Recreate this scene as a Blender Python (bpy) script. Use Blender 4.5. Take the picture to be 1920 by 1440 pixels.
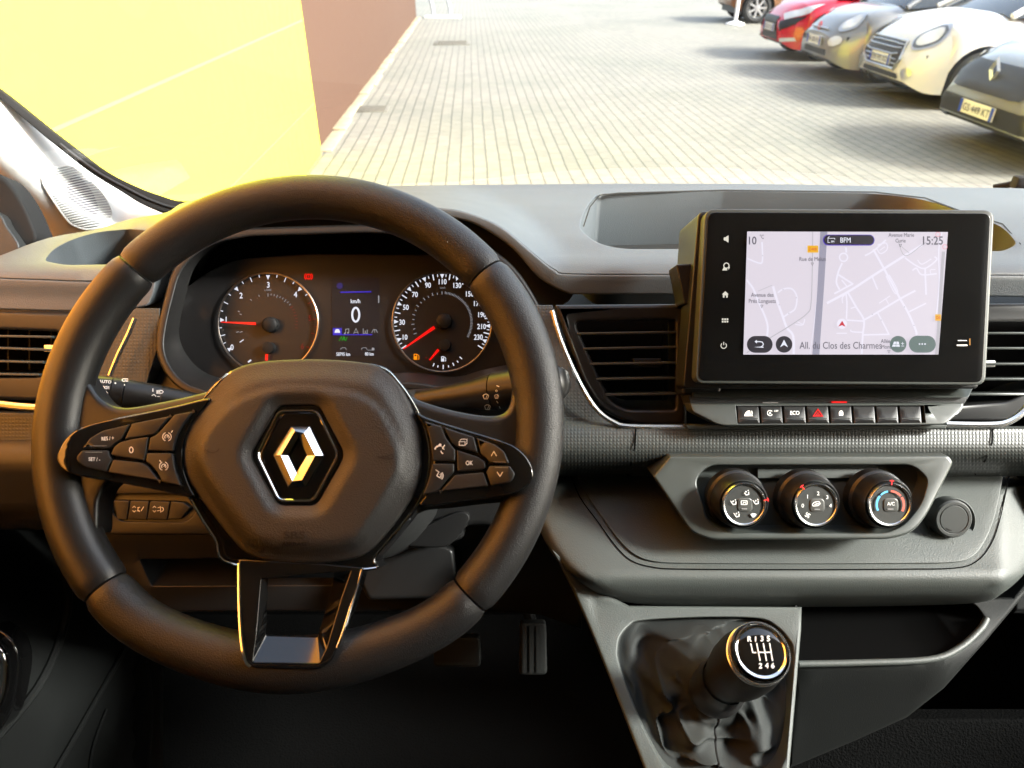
import bpy, bmesh, math, random
from math import radians, sin, cos, pi, sqrt, atan2, hypot
from mathutils import Vector, Matrix, noise
from mathutils.geometry import delaunay_2d_cdt
from mathutils.bvhtree import BVHTree

random.seed(4)
SC = bpy.context.scene
COL = SC.collection
for o in list(bpy.data.objects):
    bpy.data.objects.remove(o)

# ---------------------------------------------------------------- camera
F = 1333.0                      # focal length in pixels of the 1920 px wide photo
TH = radians(31.6)              # the camera looks down by this much
EYE = Vector((0, 0, 1.6))
cam_d = bpy.data.cameras.new('camera')
cam = bpy.data.objects.new('camera', cam_d)
COL.objects.link(cam)
cam_d.sensor_width = 36.0
cam_d.lens = F / 1920 * 36.0
cam_d.clip_start = 0.01
cam_d.clip_end = 600
cam.location = EYE
cam.rotation_euler = (pi / 2 - TH, 0, 0)
cam_d.dof.use_dof = True
cam_d.dof.focus_distance = 0.64
cam_d.dof.aperture_fstop = 11.0
SC.camera = cam

# ---------------------------------------------------------------- sky, sun, exposure
SUN_EL = radians(31)
SUN_AZ = radians(104)           # clockwise from straight ahead (+Y) towards the right (+X)
EXPO = 2.55
world = bpy.data.worlds.new('World')
SC.world = world
world.use_nodes = True
wn = world.node_tree
wn.nodes.clear()
wo = wn.nodes.new('ShaderNodeOutputWorld')
wb = wn.nodes.new('ShaderNodeBackground')
ws = wn.nodes.new('ShaderNodeTexSky')
ws.sky_type = 'NISHITA'
ws.sun_disc = False
ws.sun_elevation = SUN_EL
ws.sun_rotation = SUN_AZ
ws.air_density = 1.0
ws.dust_density = 3.0
ws.ozone_density = 1.0
wh = wn.nodes.new('ShaderNodeHueSaturation')      # thin high cloud: a paler sky
wh.inputs['Saturation'].default_value = 0.65
wn.links.new(ws.outputs[0], wh.inputs['Color'])
wn.links.new(wh.outputs[0], wb.inputs[0])
wb.inputs[1].default_value = 0.145
wn.links.new(wb.outputs[0], wo.inputs[0])
sd = bpy.data.lights.new('sun', 'SUN')
sd.energy = 2.75
sd.angle = radians(10.0)
sd.color = (1.0, 0.975, 0.94)
so = bpy.data.objects.new('sun', sd)
COL.objects.link(so)
sv = Vector((sin(SUN_AZ) * cos(SUN_EL), cos(SUN_AZ) * cos(SUN_EL), sin(SUN_EL)))
so.rotation_euler = sv.to_track_quat('Z', 'Y').to_euler()
so.location = (6, 0, 8)
SC.view_settings.view_transform = 'Standard'
SC.view_settings.look = 'None'
SC.view_settings.exposure = EXPO
SC.view_settings.gamma = 1
SC.render.engine = 'CYCLES'
SC.cycles.use_denoising = True
SC.cycles.max_bounces = 10
SC.cycles.diffuse_bounces = 6
SC.cycles.glossy_bounces = 5
SC.cycles.transparent_max_bounces = 12
SC.cycles.sample_clamp_indirect = 6

# ---------------------------------------------------------------- measuring helpers
AX_R = Vector((1, 0, 0))
AX_U = Vector((0, sin(TH), cos(TH)))
AX_F = Vector((0, cos(TH), -sin(TH)))

def W(x, y, d):
    """point seen at (x, y) of the 1920x1440 survey picture, d metres along the view axis"""
    if callable(d):
        d = d(x, y)
    return EYE + d * ((x - 960) / F * AX_R + (720 - y) / F * AX_U + AX_F)

def to_px(p):
    q = p - EYE
    d = q.dot(AX_F)
    return (960 + F * q.dot(AX_R) / d, 720 - F * q.dot(AX_U) / d, d)

def plane(P0, n):
    n = Vector(n).normalized()
    k = (P0 - EYE).dot(n)
    def f(x, y):
        return k / ((x - 960) / F * AX_R + (720 - y) / F * AX_U + AX_F).dot(n)
    return f

def ground_at(x, y, z=0.0):
    return W(x, y, plane(Vector((0, 0, z)), (0, 0, 1)))

def prof(pts):
    def f(x, y):
        if y <= pts[0][0]:
            return pts[0][1]
        for (a, da), (b, db) in zip(pts, pts[1:]):
            if y <= b:
                t = (y - a) / (b - a)
                return da + (db - da) * t
        return pts[-1][1]
    return f

def sm(a, b, x):
    t = max(0.0, min(1.0, (x - a) / (b - a)))   # works with a > b as well
    return t * t * (3 - 2 * t)

# ---------------------------------------------------------------- 2D outlines
def area(p):
    return 0.5 * sum(p[i - 1][0] * p[i][1] - p[i][0] * p[i - 1][1] for i in range(len(p)))

def inset(p, r):
    s = 1 if area(p) > 0 else -1
    out = []
    n = len(p)
    for i in range(n):
        a, b, c = p[i - 1], p[i], p[(i + 1) % n]
        e1 = Vector((b[0] - a[0], b[1] - a[1])); e2 = Vector((c[0] - b[0], c[1] - b[1]))
        if e1.length < 1e-9: e1 = e2
        if e2.length < 1e-9: e2 = e1
        e1.normalize(); e2.normalize()
        n1 = Vector((-e1.y, e1.x)) * s; n2 = Vector((-e2.y, e2.x)) * s
        m = n1 + n2
        if m.length < 1e-6: m = n1.copy()
        m.normalize()
        k = 1 / max(0.5, m.dot(n1))
        out.append((b[0] + m.x * r * k, b[1] + m.y * r * k))
    return out

def rp(pts, r0=0, n=5):
    """polygon with rounded corners; each point (x, y) or (x, y, radius)"""
    out = []
    N = len(pts)
    for i in range(N):
        a, b, c = pts[i - 1], pts[i], pts[(i + 1) % N]
        r = b[2] if len(b) > 2 else r0
        B = Vector(b[:2]); e1 = Vector(a[:2]) - B; e2 = Vector(c[:2]) - B
        l = min(r, e1.length * 0.48, e2.length * 0.48)
        if l < 0.3:
            out.append((B.x, B.y)); continue
        p0 = B + e1.normalized() * l; p2 = B + e2.normalized() * l
        for k in range(n + 1):
            t = k / n
            q = p0 * (1 - t) ** 2 + B * 2 * t * (1 - t) + p2 * t * t
            out.append((q.x, q.y))
    return out

def cs(pts, n=6, closed=True):
    out = []
    N = len(pts)
    rng = range(N) if closed else range(N - 1)
    for i in rng:
        if closed:
            p = [pts[(i + k) % N] for k in (-1, 0, 1, 2)]
        else:
            p = [pts[max(0, i - 1)], pts[i], pts[i + 1], pts[min(N - 1, i + 2)]]
        for k in range(n):
            t = k / n
            out.append(tuple(0.5 * (2 * p[1][j] + (p[2][j] - p[0][j]) * t + (2 * p[0][j] - 5 * p[1][j] + 4 * p[2][j] - p[3][j]) * t * t
                             + (3 * p[1][j] - p[0][j] - 3 * p[2][j] + p[3][j]) * t ** 3) for j in range(len(p[1]))))
    if not closed:
        out.append(tuple(pts[-1]))
    return out

def dens(p, step):
    out = []
    for i in range(len(p)):
        a, b = p[i], p[(i + 1) % len(p)]
        k = max(1, int(hypot(b[0] - a[0], b[1] - a[1]) / step))
        for j in range(k):
            out.append((a[0] + (b[0] - a[0]) * j / k, a[1] + (b[1] - a[1]) * j / k))
    return out

def circ(cx, cy, r, n=40, ry=None):
    ry = r if ry is None else ry
    return [(cx + r * cos(2 * pi * i / n), cy + ry * sin(2 * pi * i / n)) for i in range(n)]

def arcp(cx, cy, r, a0, a1, n=16):
    return [(cx + r * cos(radians(a0 + (a1 - a0) * i / n)), cy - r * sin(radians(a0 + (a1 - a0) * i / n))) for i in range(n + 1)]

def inside(p, poly):
    x, y = p; c = False
    j = len(poly) - 1
    for i in range(len(poly)):
        xi, yi = poly[i]; xj, yj = poly[j]
        if (yi > y) != (yj > y) and x < (xj - xi) * (y - yi) / (yj - yi) + xi:
            c = not c
        j = i
    return c

def dist_to(p, poly):
    best = 1e9
    px, py = p
    for i in range(len(poly)):
        ax, ay = poly[i - 1]; bx, by = poly[i]
        dx, dy = bx - ax, by - ay
        L = dx * dx + dy * dy
        t = 0 if L == 0 else max(0, min(1, ((px - ax) * dx + (py - ay) * dy) / L))
        best = min(best, hypot(px - ax - t * dx, py - ay - t * dy))
    return best

def cdt(loops, grid=None):
    vs, es = [], []
    for lp in loops:
        b = len(vs)
        vs += [Vector(q) for q in lp]
        es += [(b + i, b + (i + 1) % len(lp)) for i in range(len(lp))]
    if grid:
        xs = [q[0] for q in loops[0]]; ys = [q[1] for q in loops[0]]
        gx = min(xs) + grid * 0.5; row = 0
        gy = min(ys) + grid * 0.5
        while gy < max(ys):
            gx = min(xs) + grid * (0.5 if row % 2 else 0.25)
            while gx < max(xs):
                q = (gx, gy)
                if inside(q, loops[0]) and not any(inside(q, h) for h in loops[1:]) and all(dist_to(q, l) > grid * 0.35 for l in loops):
                    vs.append(Vector(q))
                gx += grid
            gy += grid * 0.87; row += 1
    r = delaunay_2d_cdt(vs, es, [], 0, 1e-5)
    V = [(v.x, v.y) for v in r[0]]
    fs = []
    for f in r[2]:
        c = (sum(V[i][0] for i in f) / len(f), sum(V[i][1] for i in f) / len(f))
        if inside(c, loops[0]) and not any(inside(c, h) for h in loops[1:]):
            fs.append(list(f))
    return V, fs

# ---------------------------------------------------------------- text
_tc = {}
def glyphs(s):
    if s not in _tc:
        c = bpy.data.curves.new('t', 'FONT'); c.body = s; c.resolution_u = 3
        o = bpy.data.objects.new('t', c); COL.objects.link(o)
        me = bpy.data.meshes.new_from_object(o.evaluated_get(bpy.context.evaluated_depsgraph_get()))
        V = [(v.co.x, v.co.y) for v in me.vertices]
        Fc = [list(p.vertices) for p in me.polygons]
        bpy.data.objects.remove(o); bpy.data.curves.remove(c); bpy.data.meshes.remove(me)
        _tc[s] = (V, Fc)
    return _tc[s]

# ---------------------------------------------------------------- mesh collector
class MB:
    def __init__(s):
        s.v = []; s.f = []; s.m = []; s.uv = []; s.mats = []; s.xf = None
    def mi(s, mat):
        if mat not in s.mats: s.mats.append(mat)
        return s.mats.index(mat)
    def add(s, vs, fs, mat, uv=None):
        b = len(s.v); i = s.mi(mat)
        s.v += [Vector(v) for v in vs]
        s.uv += list(uv) if uv else [(0, 0)] * len(vs)
        for f in fs:
            s.f.append([b + k for k in f]); s.m.append(i)
        return s
    def skin(s, rings, mat, closed=True, cap=(False, False), uv=None):
        n = len(rings[0]); vs = [p for r in rings for p in r]; fs = []
        for k in range(len(rings) - 1):
            for i in range(n if closed else n - 1):
                j = (i + 1) % n
                fs.append([k * n + i, k * n + j, (k + 1) * n + j, (k + 1) * n + i])
        if cap[0]: fs.append(list(range(n))[::-1])
        if cap[1]: fs.append([(len(rings) - 1) * n + i for i in range(n)])
        return s.add(vs, fs, mat, uv)
    def panel(s, loop, d, mat, r=0, t=0.006, holes=(), grid=None, seg=4, off=0, tdir=None, hr=None, ht=None, hdir=None, hmat=None, cap=None, bump=None):
        """outline filled on the surface d(x,y), rounded over by r px at its edge, walls t metres long along tdir"""
        tdir = Vector(tdir) if tdir else AX_F
        hdir = Vector(hdir) if hdir else tdir
        hr = r if hr is None else hr; ht = t if ht is None else ht
        df = d if callable(d) else (lambda x, y: d)
        bm_ = bump or (lambda x, y: 0)
        def P(q, o=0.0):
            dd = df(q[0], q[1])
            return W(q[0], q[1], dd + off + o + bm_(q[0], q[1]))
        UVs = lambda L: [(q[0] / 1000, q[1] / 1000) for q in L]
        main = inset(loop, r) if r else list(loop)
        hl = [inset(h, -hr) if hr else list(h) for h in holes]
        V, fs = cdt([main] + hl, grid)
        s.add([P(q) for q in V], fs, mat, UVs(V))
        def edge(lp, rr, sign, tt, dr, mt):
            rings = []; uvs = []
            if rr:
                for k in range(seg + 1):
                    a = k / seg * pi / 2
                    L = inset(lp, sign * rr * (1 - sin(a))) if k < seg else list(lp)
                    o = rr * (1 - cos(a))
                    rings.append([P(q, o * df(q[0], q[1]) / F) for q in L]); uvs += UVs(L)
            else:
                rings.append([P(q) for q in lp]); uvs += UVs(lp)
            last = rings[-1]
            s.skin(rings, mat, uv=uvs) if len(rings) > 1 else None
            if tt:
                rings2 = [last, [v + dr * tt for v in last]]
                s.skin(rings2, mt or mat, uv=UVs(lp) * 2)
                return rings2[1]
            return last
        edge(loop, r, 1, t, tdir, None)
        for h in holes:
            e = edge(h, hr, -1, ht, hdir, hmat)
            if cap:
                V, fs = cdt([h])
                s.add([P(q, hr * df(q[0], q[1]) / F) + hdir * ht for q in V], fs, cap, UVs(V))
        return s
    def fill(s, poly, d, mat, off=0.0, holes=()):
        if s.xf: poly = [s.xf(*q) for q in poly]; holes = [[s.xf(*q) for q in h] for h in holes]
        df = d if callable(d) else (lambda x, y: d)
        V, fs = cdt([poly] + list(holes))
        return s.add([W(q[0], q[1], df(*q) + off) for q in V], fs, mat, [(q[0] / 1000, q[1] / 1000) for q in V])
    def line(s, pts, w, d, mat, off=0.0, closed=False):
        if s.xf: pts = [s.xf(*q) for q in pts]
        df = d if callable(d) else (lambda x, y: d)
        n = len(pts); A = []
        for i in range(n):
            a = pts[i - 1] if (i or closed) else pts[i]
            c = pts[(i + 1) % n] if (i < n - 1 or closed) else pts[i]
            b = pts[i]
            e1 = Vector((b[0] - a[0], b[1] - a[1])); e2 = Vector((c[0] - b[0], c[1] - b[1]))
            if e1.length < 1e-6: e1 = e2
            if e2.length < 1e-6: e2 = e1
            e1.normalize(); e2.normalize()
            m = Vector((-e1.y - e2.y, e1.x + e2.x))
            if m.length < 1e-6: m = Vector((-e1.y, e1.x))
            m.normalize(); k = 1 / max(.5, m.dot(Vector((-e1.y, e1.x))))
            A.append(((b[0] + m.x * w / 2 * k, b[1] + m.y * w / 2 * k), (b[0] - m.x * w / 2 * k, b[1] - m.y * w / 2 * k)))
        vs = [W(q[0], q[1], df(*q) + off) for p in A for q in p]
        fs = [[2 * i, 2 * i + 1, (2 * i + 3) % (2 * n), (2 * i + 2) % (2 * n)] for i in range(n if closed else n - 1)]
        return s.add(vs, fs, mat)
    def text(s, st, x, y, h, d, mat, off=0.0, sx=1.0, rot=0, al='c', bold=0.0, shear=0.0):
        V, fs = glyphs(st)
        if not V: return s
        k = h / 0.70
        x0, x1 = min(v[0] for v in V), max(v[0] for v in V)
        ox = (x0 + x1) / 2 if al == 'c' else (x0 if al == 'l' else x1)
        c, sn = cos(radians(rot)), sin(radians(rot))
        df = d if callable(d) else (lambda a, b: d)
        for dx, dy in ([(0, 0)] if not bold else [(-bold, 0), (bold, 0), (0, bold), (0, -bold)]):
            out = []
            for a, b in V:
                u = (a - ox) * k * sx + shear * b * k + dx; v = (b - 0.35) * k + dy
                q = (x + u * c - v * sn, y - u * sn - v * c)
                if s.xf: q = s.xf(*q)
                out.append(W(q[0], q[1], df(*q) + off - 0.00002 * (dx > 0)))
            s.add(out, fs, mat)
        return s
    def tube(s, pts, rad, mat, n=12, closed=False, caps=True, up=None, squash=1.0):
        pts = [Vector(p) for p in pts]; N = len(pts); rings = []
        nrm = None
        for i in range(N):
            a = pts[i - 1] if (i or closed) else pts[0]; b = pts[(i + 1) % N] if (i < N - 1 or closed) else pts[-1]
            t = (b - a).normalized()
            if up is not None:
                nn = Vector(up) - t * t.dot(Vector(up))
            elif nrm is None:
                nn = t.orthogonal()
            else:
                nn = nrm - t * t.dot(nrm)
            nrm = nn.normalized(); bn = t.cross(nrm)
            r = rad(i / max(1, N - 1)) if callable(rad) else (rad[i] if isinstance(rad, (list, tuple)) else rad)
            rings.append([pts[i] + nrm * (r * squash * cos(2 * pi * k / n)) + bn * (r * sin(2 * pi * k / n)) for k in range(n)])
        if closed: rings.append(rings[0])
        return s.skin(rings, mat, cap=(caps and not closed, caps and not closed))
    def lathe(s, c, ax, pr, mat, n=40, cap0=False, cap1=False):
        """pr: list of (radius, height along ax)"""
        ax = Vector(ax).normalized(); a = ax.orthogonal().normalized(); b = ax.cross(a)
        rings = [[Vector(c) + ax * h + a * (r * cos(2 * pi * k / n)) + b * (r * sin(2 * pi * k / n)) for k in range(n)] for r, h in pr]
        return s.skin(rings, mat, cap=(cap0, cap1))
    def box(s, c, size, mat, rz=0.0, bev=0.0, ax=None):
        hx, hy, hz = [q / 2 for q in size]
        if ax is None:
            X = Vector((cos(rz), sin(rz), 0)); Y = Vector((-sin(rz), cos(rz), 0)); Z = Vector((0, 0, 1))
        else:
            X, Y, Z = ax
        b = min(bev, hx, hy, hz)
        if b <= 0:
            vs = [Vector(c) + X * (hx * i) + Y * (hy * j) + Z * (hz * k) for k in (-1, 1) for j in (-1, 1) for i in (-1, 1)]
            fs = [[0, 1, 3, 2], [4, 6, 7, 5], [0, 4, 5, 1], [2, 3, 7, 6], [0, 2, 6, 4], [1, 5, 7, 3]]
            return s.add(vs, fs, mat)
        bm = bmesh.new(); bmesh.ops.create_cube(bm, size=2)
        for v in bm.verts: v.co = Vector((v.co.x * hx, v.co.y * hy, v.co.z * hz))
        bmesh.ops.bevel(bm, geom=list(bm.edges), offset=b, segments=2, profile=0.5, affect='EDGES')
        vs = [Vector(c) + X * v.co.x + Y * v.co.y + Z * v.co.z for v in bm.verts]
        bm.verts.index_update()
        fs = [[v.index for v in f.verts] for f in bm.faces]
        bm.free()
        return s.add(vs, fs, mat)
    def build(s, name, parent=None, ang=40, weld=True, label=None):
        org = parent['_o'] if parent is not None else (0, 0, 0)
        org = Vector(org)
        bm = bmesh.new()
        uvl = bm.loops.layers.uv.new('UVMap')
        bv = [bm.verts.new(v - org) for v in s.v]
        for f, m in zip(s.f, s.m):
            if len(set(f)) < 3: continue
            try:
                fc = bm.faces.new([bv[i] for i in f])
            except ValueError:
                continue
            fc.material_index = m; fc.smooth = True
            for l, i in zip(fc.loops, f):
                l[uvl].uv = s.uv[i]
        if weld: bmesh.ops.remove_doubles(bm, verts=bm.verts, dist=2e-6)
        bmesh.ops.recalc_face_normals(bm, faces=bm.faces)
        me = bpy.data.meshes.new(name); bm.to_mesh(me); bm.free()
        for m in s.mats: me.materials.append(m)
        me.set_sharp_from_angle(angle=radians(ang))
        o = bpy.data.objects.new(name, me); COL.objects.link(o)
        if parent is not None:
            o.parent = parent
        o['_o'] = tuple(org)
        if label: o['label'] = label
        return o

def thing(name, label, cat, loc=(0, 0, 0), group=None, kind=None):
    o = bpy.data.objects.new(name, None); COL.objects.link(o)
    o.empty_display_size = 0.05
    o.location = loc; o['_o'] = tuple(loc)
    o['label'] = label; o['category'] = cat
    if group: o['group'] = group
    return o

def tag(o, label, cat, group=None, kind=None):
    o['label'] = label; o['category'] = cat
    if group: o['group'] = group
    if kind: o['kind'] = kind
    return o
# ---------------------------------------------------------------- materials
def nodes_of(m):
    m.use_nodes = True
    nt = m.node_tree
    return nt, nt.nodes, nt.links, nt.nodes['Principled BSDF']

def mat(name, col, rough=0.5, metal=0.0, spec=0.5, grain=None, gs=0.0003, mottle=0.0, coat=0.0, uvgrid=None, rmap=None):
    """grain = cells per metre of a moulded grain, gs = its depth in metres"""
    m = bpy.data.materials.new(name)
    nt, N, L, b = nodes_of(m)
    b.inputs['Base Color'].default_value = (*col, 1)
    b.inputs['Roughness'].default_value = rough
    b.inputs['Metallic'].default_value = metal
    b.inputs['Specular IOR Level'].default_value = spec
    b.inputs['Coat Weight'].default_value = coat
    b.inputs['Coat Roughness'].default_value = 0.05
    tc = N.new('ShaderNodeTexCoord')
    if mottle:
        nz = N.new('ShaderNodeTexNoise'); nz.inputs['Scale'].default_value = 14; nz.inputs['Detail'].default_value = 6
        L.new(tc.outputs['Object'], nz.inputs['Vector'])
        mx = N.new('ShaderNodeMix'); mx.data_type = 'RGBA'
        mx.inputs[6].default_value = (*[c * (1 - mottle) for c in col], 1)
        mx.inputs[7].default_value = (*[min(1, c * (1 + mottle)) for c in col], 1)
        L.new(nz.outputs['Fac'], mx.inputs[0]); L.new(mx.outputs[2], b.inputs['Base Color'])
        rr = N.new('ShaderNodeMapRange'); rr.inputs[3].default_value = rough * 0.85; rr.inputs[4].default_value = min(1, rough * 1.15)
        L.new(nz.outputs['Fac'], rr.inputs[0]); L.new(rr.outputs[0], b.inputs['Roughness'])
    if grain:
        vo = N.new('ShaderNodeTexVoronoi'); vo.feature = 'SMOOTH_F1'; vo.inputs['Scale'].default_value = grain
        nz2 = N.new('ShaderNodeTexNoise'); nz2.inputs['Scale'].default_value = grain * 1.6; nz2.inputs['Detail'].default_value = 3
        L.new(tc.outputs['Object'], vo.inputs['Vector']); L.new(tc.outputs['Object'], nz2.inputs['Vector'])
        ad = N.new('ShaderNodeMath'); ad.operation = 'ADD'
        L.new(vo.outputs['Distance'], ad.inputs[0]); L.new(nz2.outputs['Fac'], ad.inputs[1])
        bp = N.new('ShaderNodeBump'); bp.inputs['Strength'].default_value = 1; bp.inputs['Distance'].default_value = gs
        L.new(ad.outputs[0], bp.inputs['Height']); L.new(bp.outputs[0], b.inputs['Normal'])
    if uvgrid:
        sp = N.new('ShaderNodeSeparateXYZ'); L.new(tc.outputs['UV'], sp.inputs[0])
        hs = []
        for i in (0, 1):
            a = N.new('ShaderNodeMath'); a.operation = 'MULTIPLY'; a.inputs[1].default_value = 2 * pi * uvgrid[i]
            c = N.new('ShaderNodeMath'); c.operation = 'SINE'
            L.new(sp.outputs[i], a.inputs[0]); L.new(a.outputs[0], c.inputs[0]); hs.append(c)
        mu = N.new('ShaderNodeMath'); mu.operation = 'MAXIMUM'
        L.new(hs[0].outputs[0], mu.inputs[0]); L.new(hs[1].outputs[0], mu.inputs[1])
        bp = N.new('ShaderNodeBump'); bp.invert = True; bp.inputs['Distance'].default_value = gs
        L.new(mu.outputs[0], bp.inputs['Height']); L.new(bp.outputs[0], b.inputs['Normal'])
        mr = N.new('ShaderNodeMapRange'); mr.inputs[1].default_value = 0.55; mr.inputs[2].default_value = 1.0
        mr.inputs[3].default_value = 1.0; mr.inputs[4].default_value = 0.45
        mc = N.new('ShaderNodeMix'); mc.data_type = 'RGBA'
        mc.inputs[6].default_value = (*[c * 0.66 for c in col], 1); mc.inputs[7].default_value = (*col, 1)
        L.new(mu.outputs[0], mr.inputs[0]); L.new(mr.outputs[0], mc.inputs[0]); L.new(mc.outputs[2], b.inputs['Base Color'])
    return m

def emit(name, col, k=1.0):
    """col: the colour it should show when looked at"""
    m = bpy.data.materials.new(name)
    nt, N, L, b = nodes_of(m)
    b.inputs['Base Color'].default_value = (0.01, 0.01, 0.01, 1)
    b.inputs['Roughness'].default_value = 0.3
    b.inputs['Emission Color'].default_value = (*[(c / 255) ** 2.2 for c in col], 1)
    b.inputs['Emission Strength'].default_value = k / 2 ** EXPO
    return m

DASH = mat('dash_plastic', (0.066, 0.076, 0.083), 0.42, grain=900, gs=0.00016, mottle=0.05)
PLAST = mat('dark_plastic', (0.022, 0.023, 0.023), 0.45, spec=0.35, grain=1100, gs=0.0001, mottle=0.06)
STACK = mat('centre_stack_plastic', (0.044, 0.050, 0.046), 0.56, grain=900, gs=0.00016, mottle=0.05)
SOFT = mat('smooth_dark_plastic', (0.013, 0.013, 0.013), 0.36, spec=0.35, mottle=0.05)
BEZ = mat('satin_bezel', (0.038, 0.043, 0.039), 0.38, mottle=0.04)
BLACK = mat('black_plastic', (0.010, 0.010, 0.010), 0.5, spec=0.2)
KNOBB = mat('knob_leather', (0.008, 0.0075, 0.007), 0.45, spec=0.3, grain=1000, gs=0.0001)
VOID = mat('cavity_black', (0.002, 0.002, 0.002), 0.9, spec=0.03)  # near-black colour stands in for the shade inside openings and gaps
CARPET = mat('carpet', (0.003, 0.0031, 0.0031), 0.95, spec=0.03, grain=400, gs=0.001)  # black carpet, lowered further to stand in for deep footwell shade
GLOSS = mat('piano_black', (0.006, 0.006, 0.006), 0.06, coat=0.6)
LEATH = mat('rim_leather', (0.013, 0.0125, 0.0125), 0.38, grain=1250, gs=0.0002, mottle=0.05)
LEATH2 = mat('smooth_grip_leather', (0.013, 0.013, 0.013), 0.36, grain=1300, gs=0.00008, mottle=0.05)
AIRB = mat('airbag_cover_grain', (0.028, 0.027, 0.026), 0.42, grain=1150, gs=0.0002, mottle=0.04)
AIRB2 = mat('airbag_emboss', (0.006, 0.0055, 0.0055), 0.5)
TEX = mat('waffle_trim', (0.040, 0.044, 0.041), 0.42, gs=0.0001, uvgrid=(150, 150))
FACET = mat('badge_chrome', (0.40, 0.42, 0.46), 0.12, metal=1)
SHADE = mat('shaded_dark_plastic', (0.012, 0.013, 0.0125), 0.6, spec=0.15, grain=1100, gs=0.0001, mottle=0.2)  # darker copy of the dark plastic, with the shade put into its colour
CHROME = mat('chrome', (0.85, 0.85, 0.86), 0.08, metal=1)
SATIN = mat('satin_chrome', (0.72, 0.72, 0.72), 0.25, metal=1)
WHITE = mat('printed_white', (0.75, 0.75, 0.73), 0.6)
GREYP = mat('printed_grey', (0.22, 0.22, 0.22), 0.6)
REDP = mat('printed_red', (0.65, 0.02, 0.02), 0.5)
BLUEP = mat('printed_blue', (0.10, 0.42, 0.75), 0.5)
REDPP = mat('printed_pale_red', (0.55, 0.10, 0.07), 0.5)
PILLAR = mat('pale_pillar_trim', (0.66, 0.67, 0.66), 0.6, grain=900, gs=0.0001)
BTN = mat('button_rubber', (0.015, 0.015, 0.015), 0.42, grain=1500, gs=0.00005)
KNOBF = mat('knob_face', (0.03, 0.032, 0.03), 0.5)
BOOT = mat('gaiter_leather', (0.024, 0.026, 0.025), 0.72, spec=0.15, grain=1300, gs=0.00012, mottle=0.1)
GLASSB = mat('screen_glass', (0.004, 0.004, 0.004), 0.16, spec=0.5, mottle=0.5)
RUBBER = mat('rubber_seal', (0.008, 0.008, 0.008), 0.8, spec=0.25)
E_WHITE = emit('lit_white', (225, 228, 240), 1.1)
E_DIM = emit('lit_dim_white', (150, 150, 155), 0.9)
E_RED = emit('lit_red', (255, 14, 10), 1.3)
E_REDD = emit('lit_dim_red', (130, 18, 12), 0.9)
E_AMBER = emit('lit_amber', (255, 140, 10), 1.2)
E_GREEN = emit('lit_green', (30, 150, 30), 1)
E_BLUE = emit('lit_blue', (55, 40, 190), 1)
E_BLUED = emit('lit_dim_blue', (40, 36, 110), 0.8)
E_LCD = emit('lcd_black', (12, 12, 24), 0.8)
E_KEY = emit('lit_key_icon', (225, 220, 205), 1)
MAPB = emit('map_ground', (222, 214, 226))
MAPW = emit('map_street', (238, 234, 250))
MAPG = emit('map_grey_road', (186, 182, 190))
MAPR = emit('map_river', (155, 153, 172))
MAPT = emit('map_text', (95, 92, 105))
MAPO = emit('map_road_number', (240, 178, 20))
MAPK = emit('map_dark_pill', (38, 36, 48))
MAPV = emit('map_violet_edge', (78, 56, 170))
MAPC = emit('map_grey_pill', (92, 112, 110))
MAPA = emit('map_red_arrow', (205, 40, 60))
MAPP = emit('map_pink_sign', (235, 160, 175))
# ================================================================ OUTSIDE
HD = radians(2.93)              # the yard's joints run this much to the left of the van's nose
YF = Vector((-sin(HD), cos(HD), 0)); YR = Vector((cos(HD), sin(HD), 0))

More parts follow.
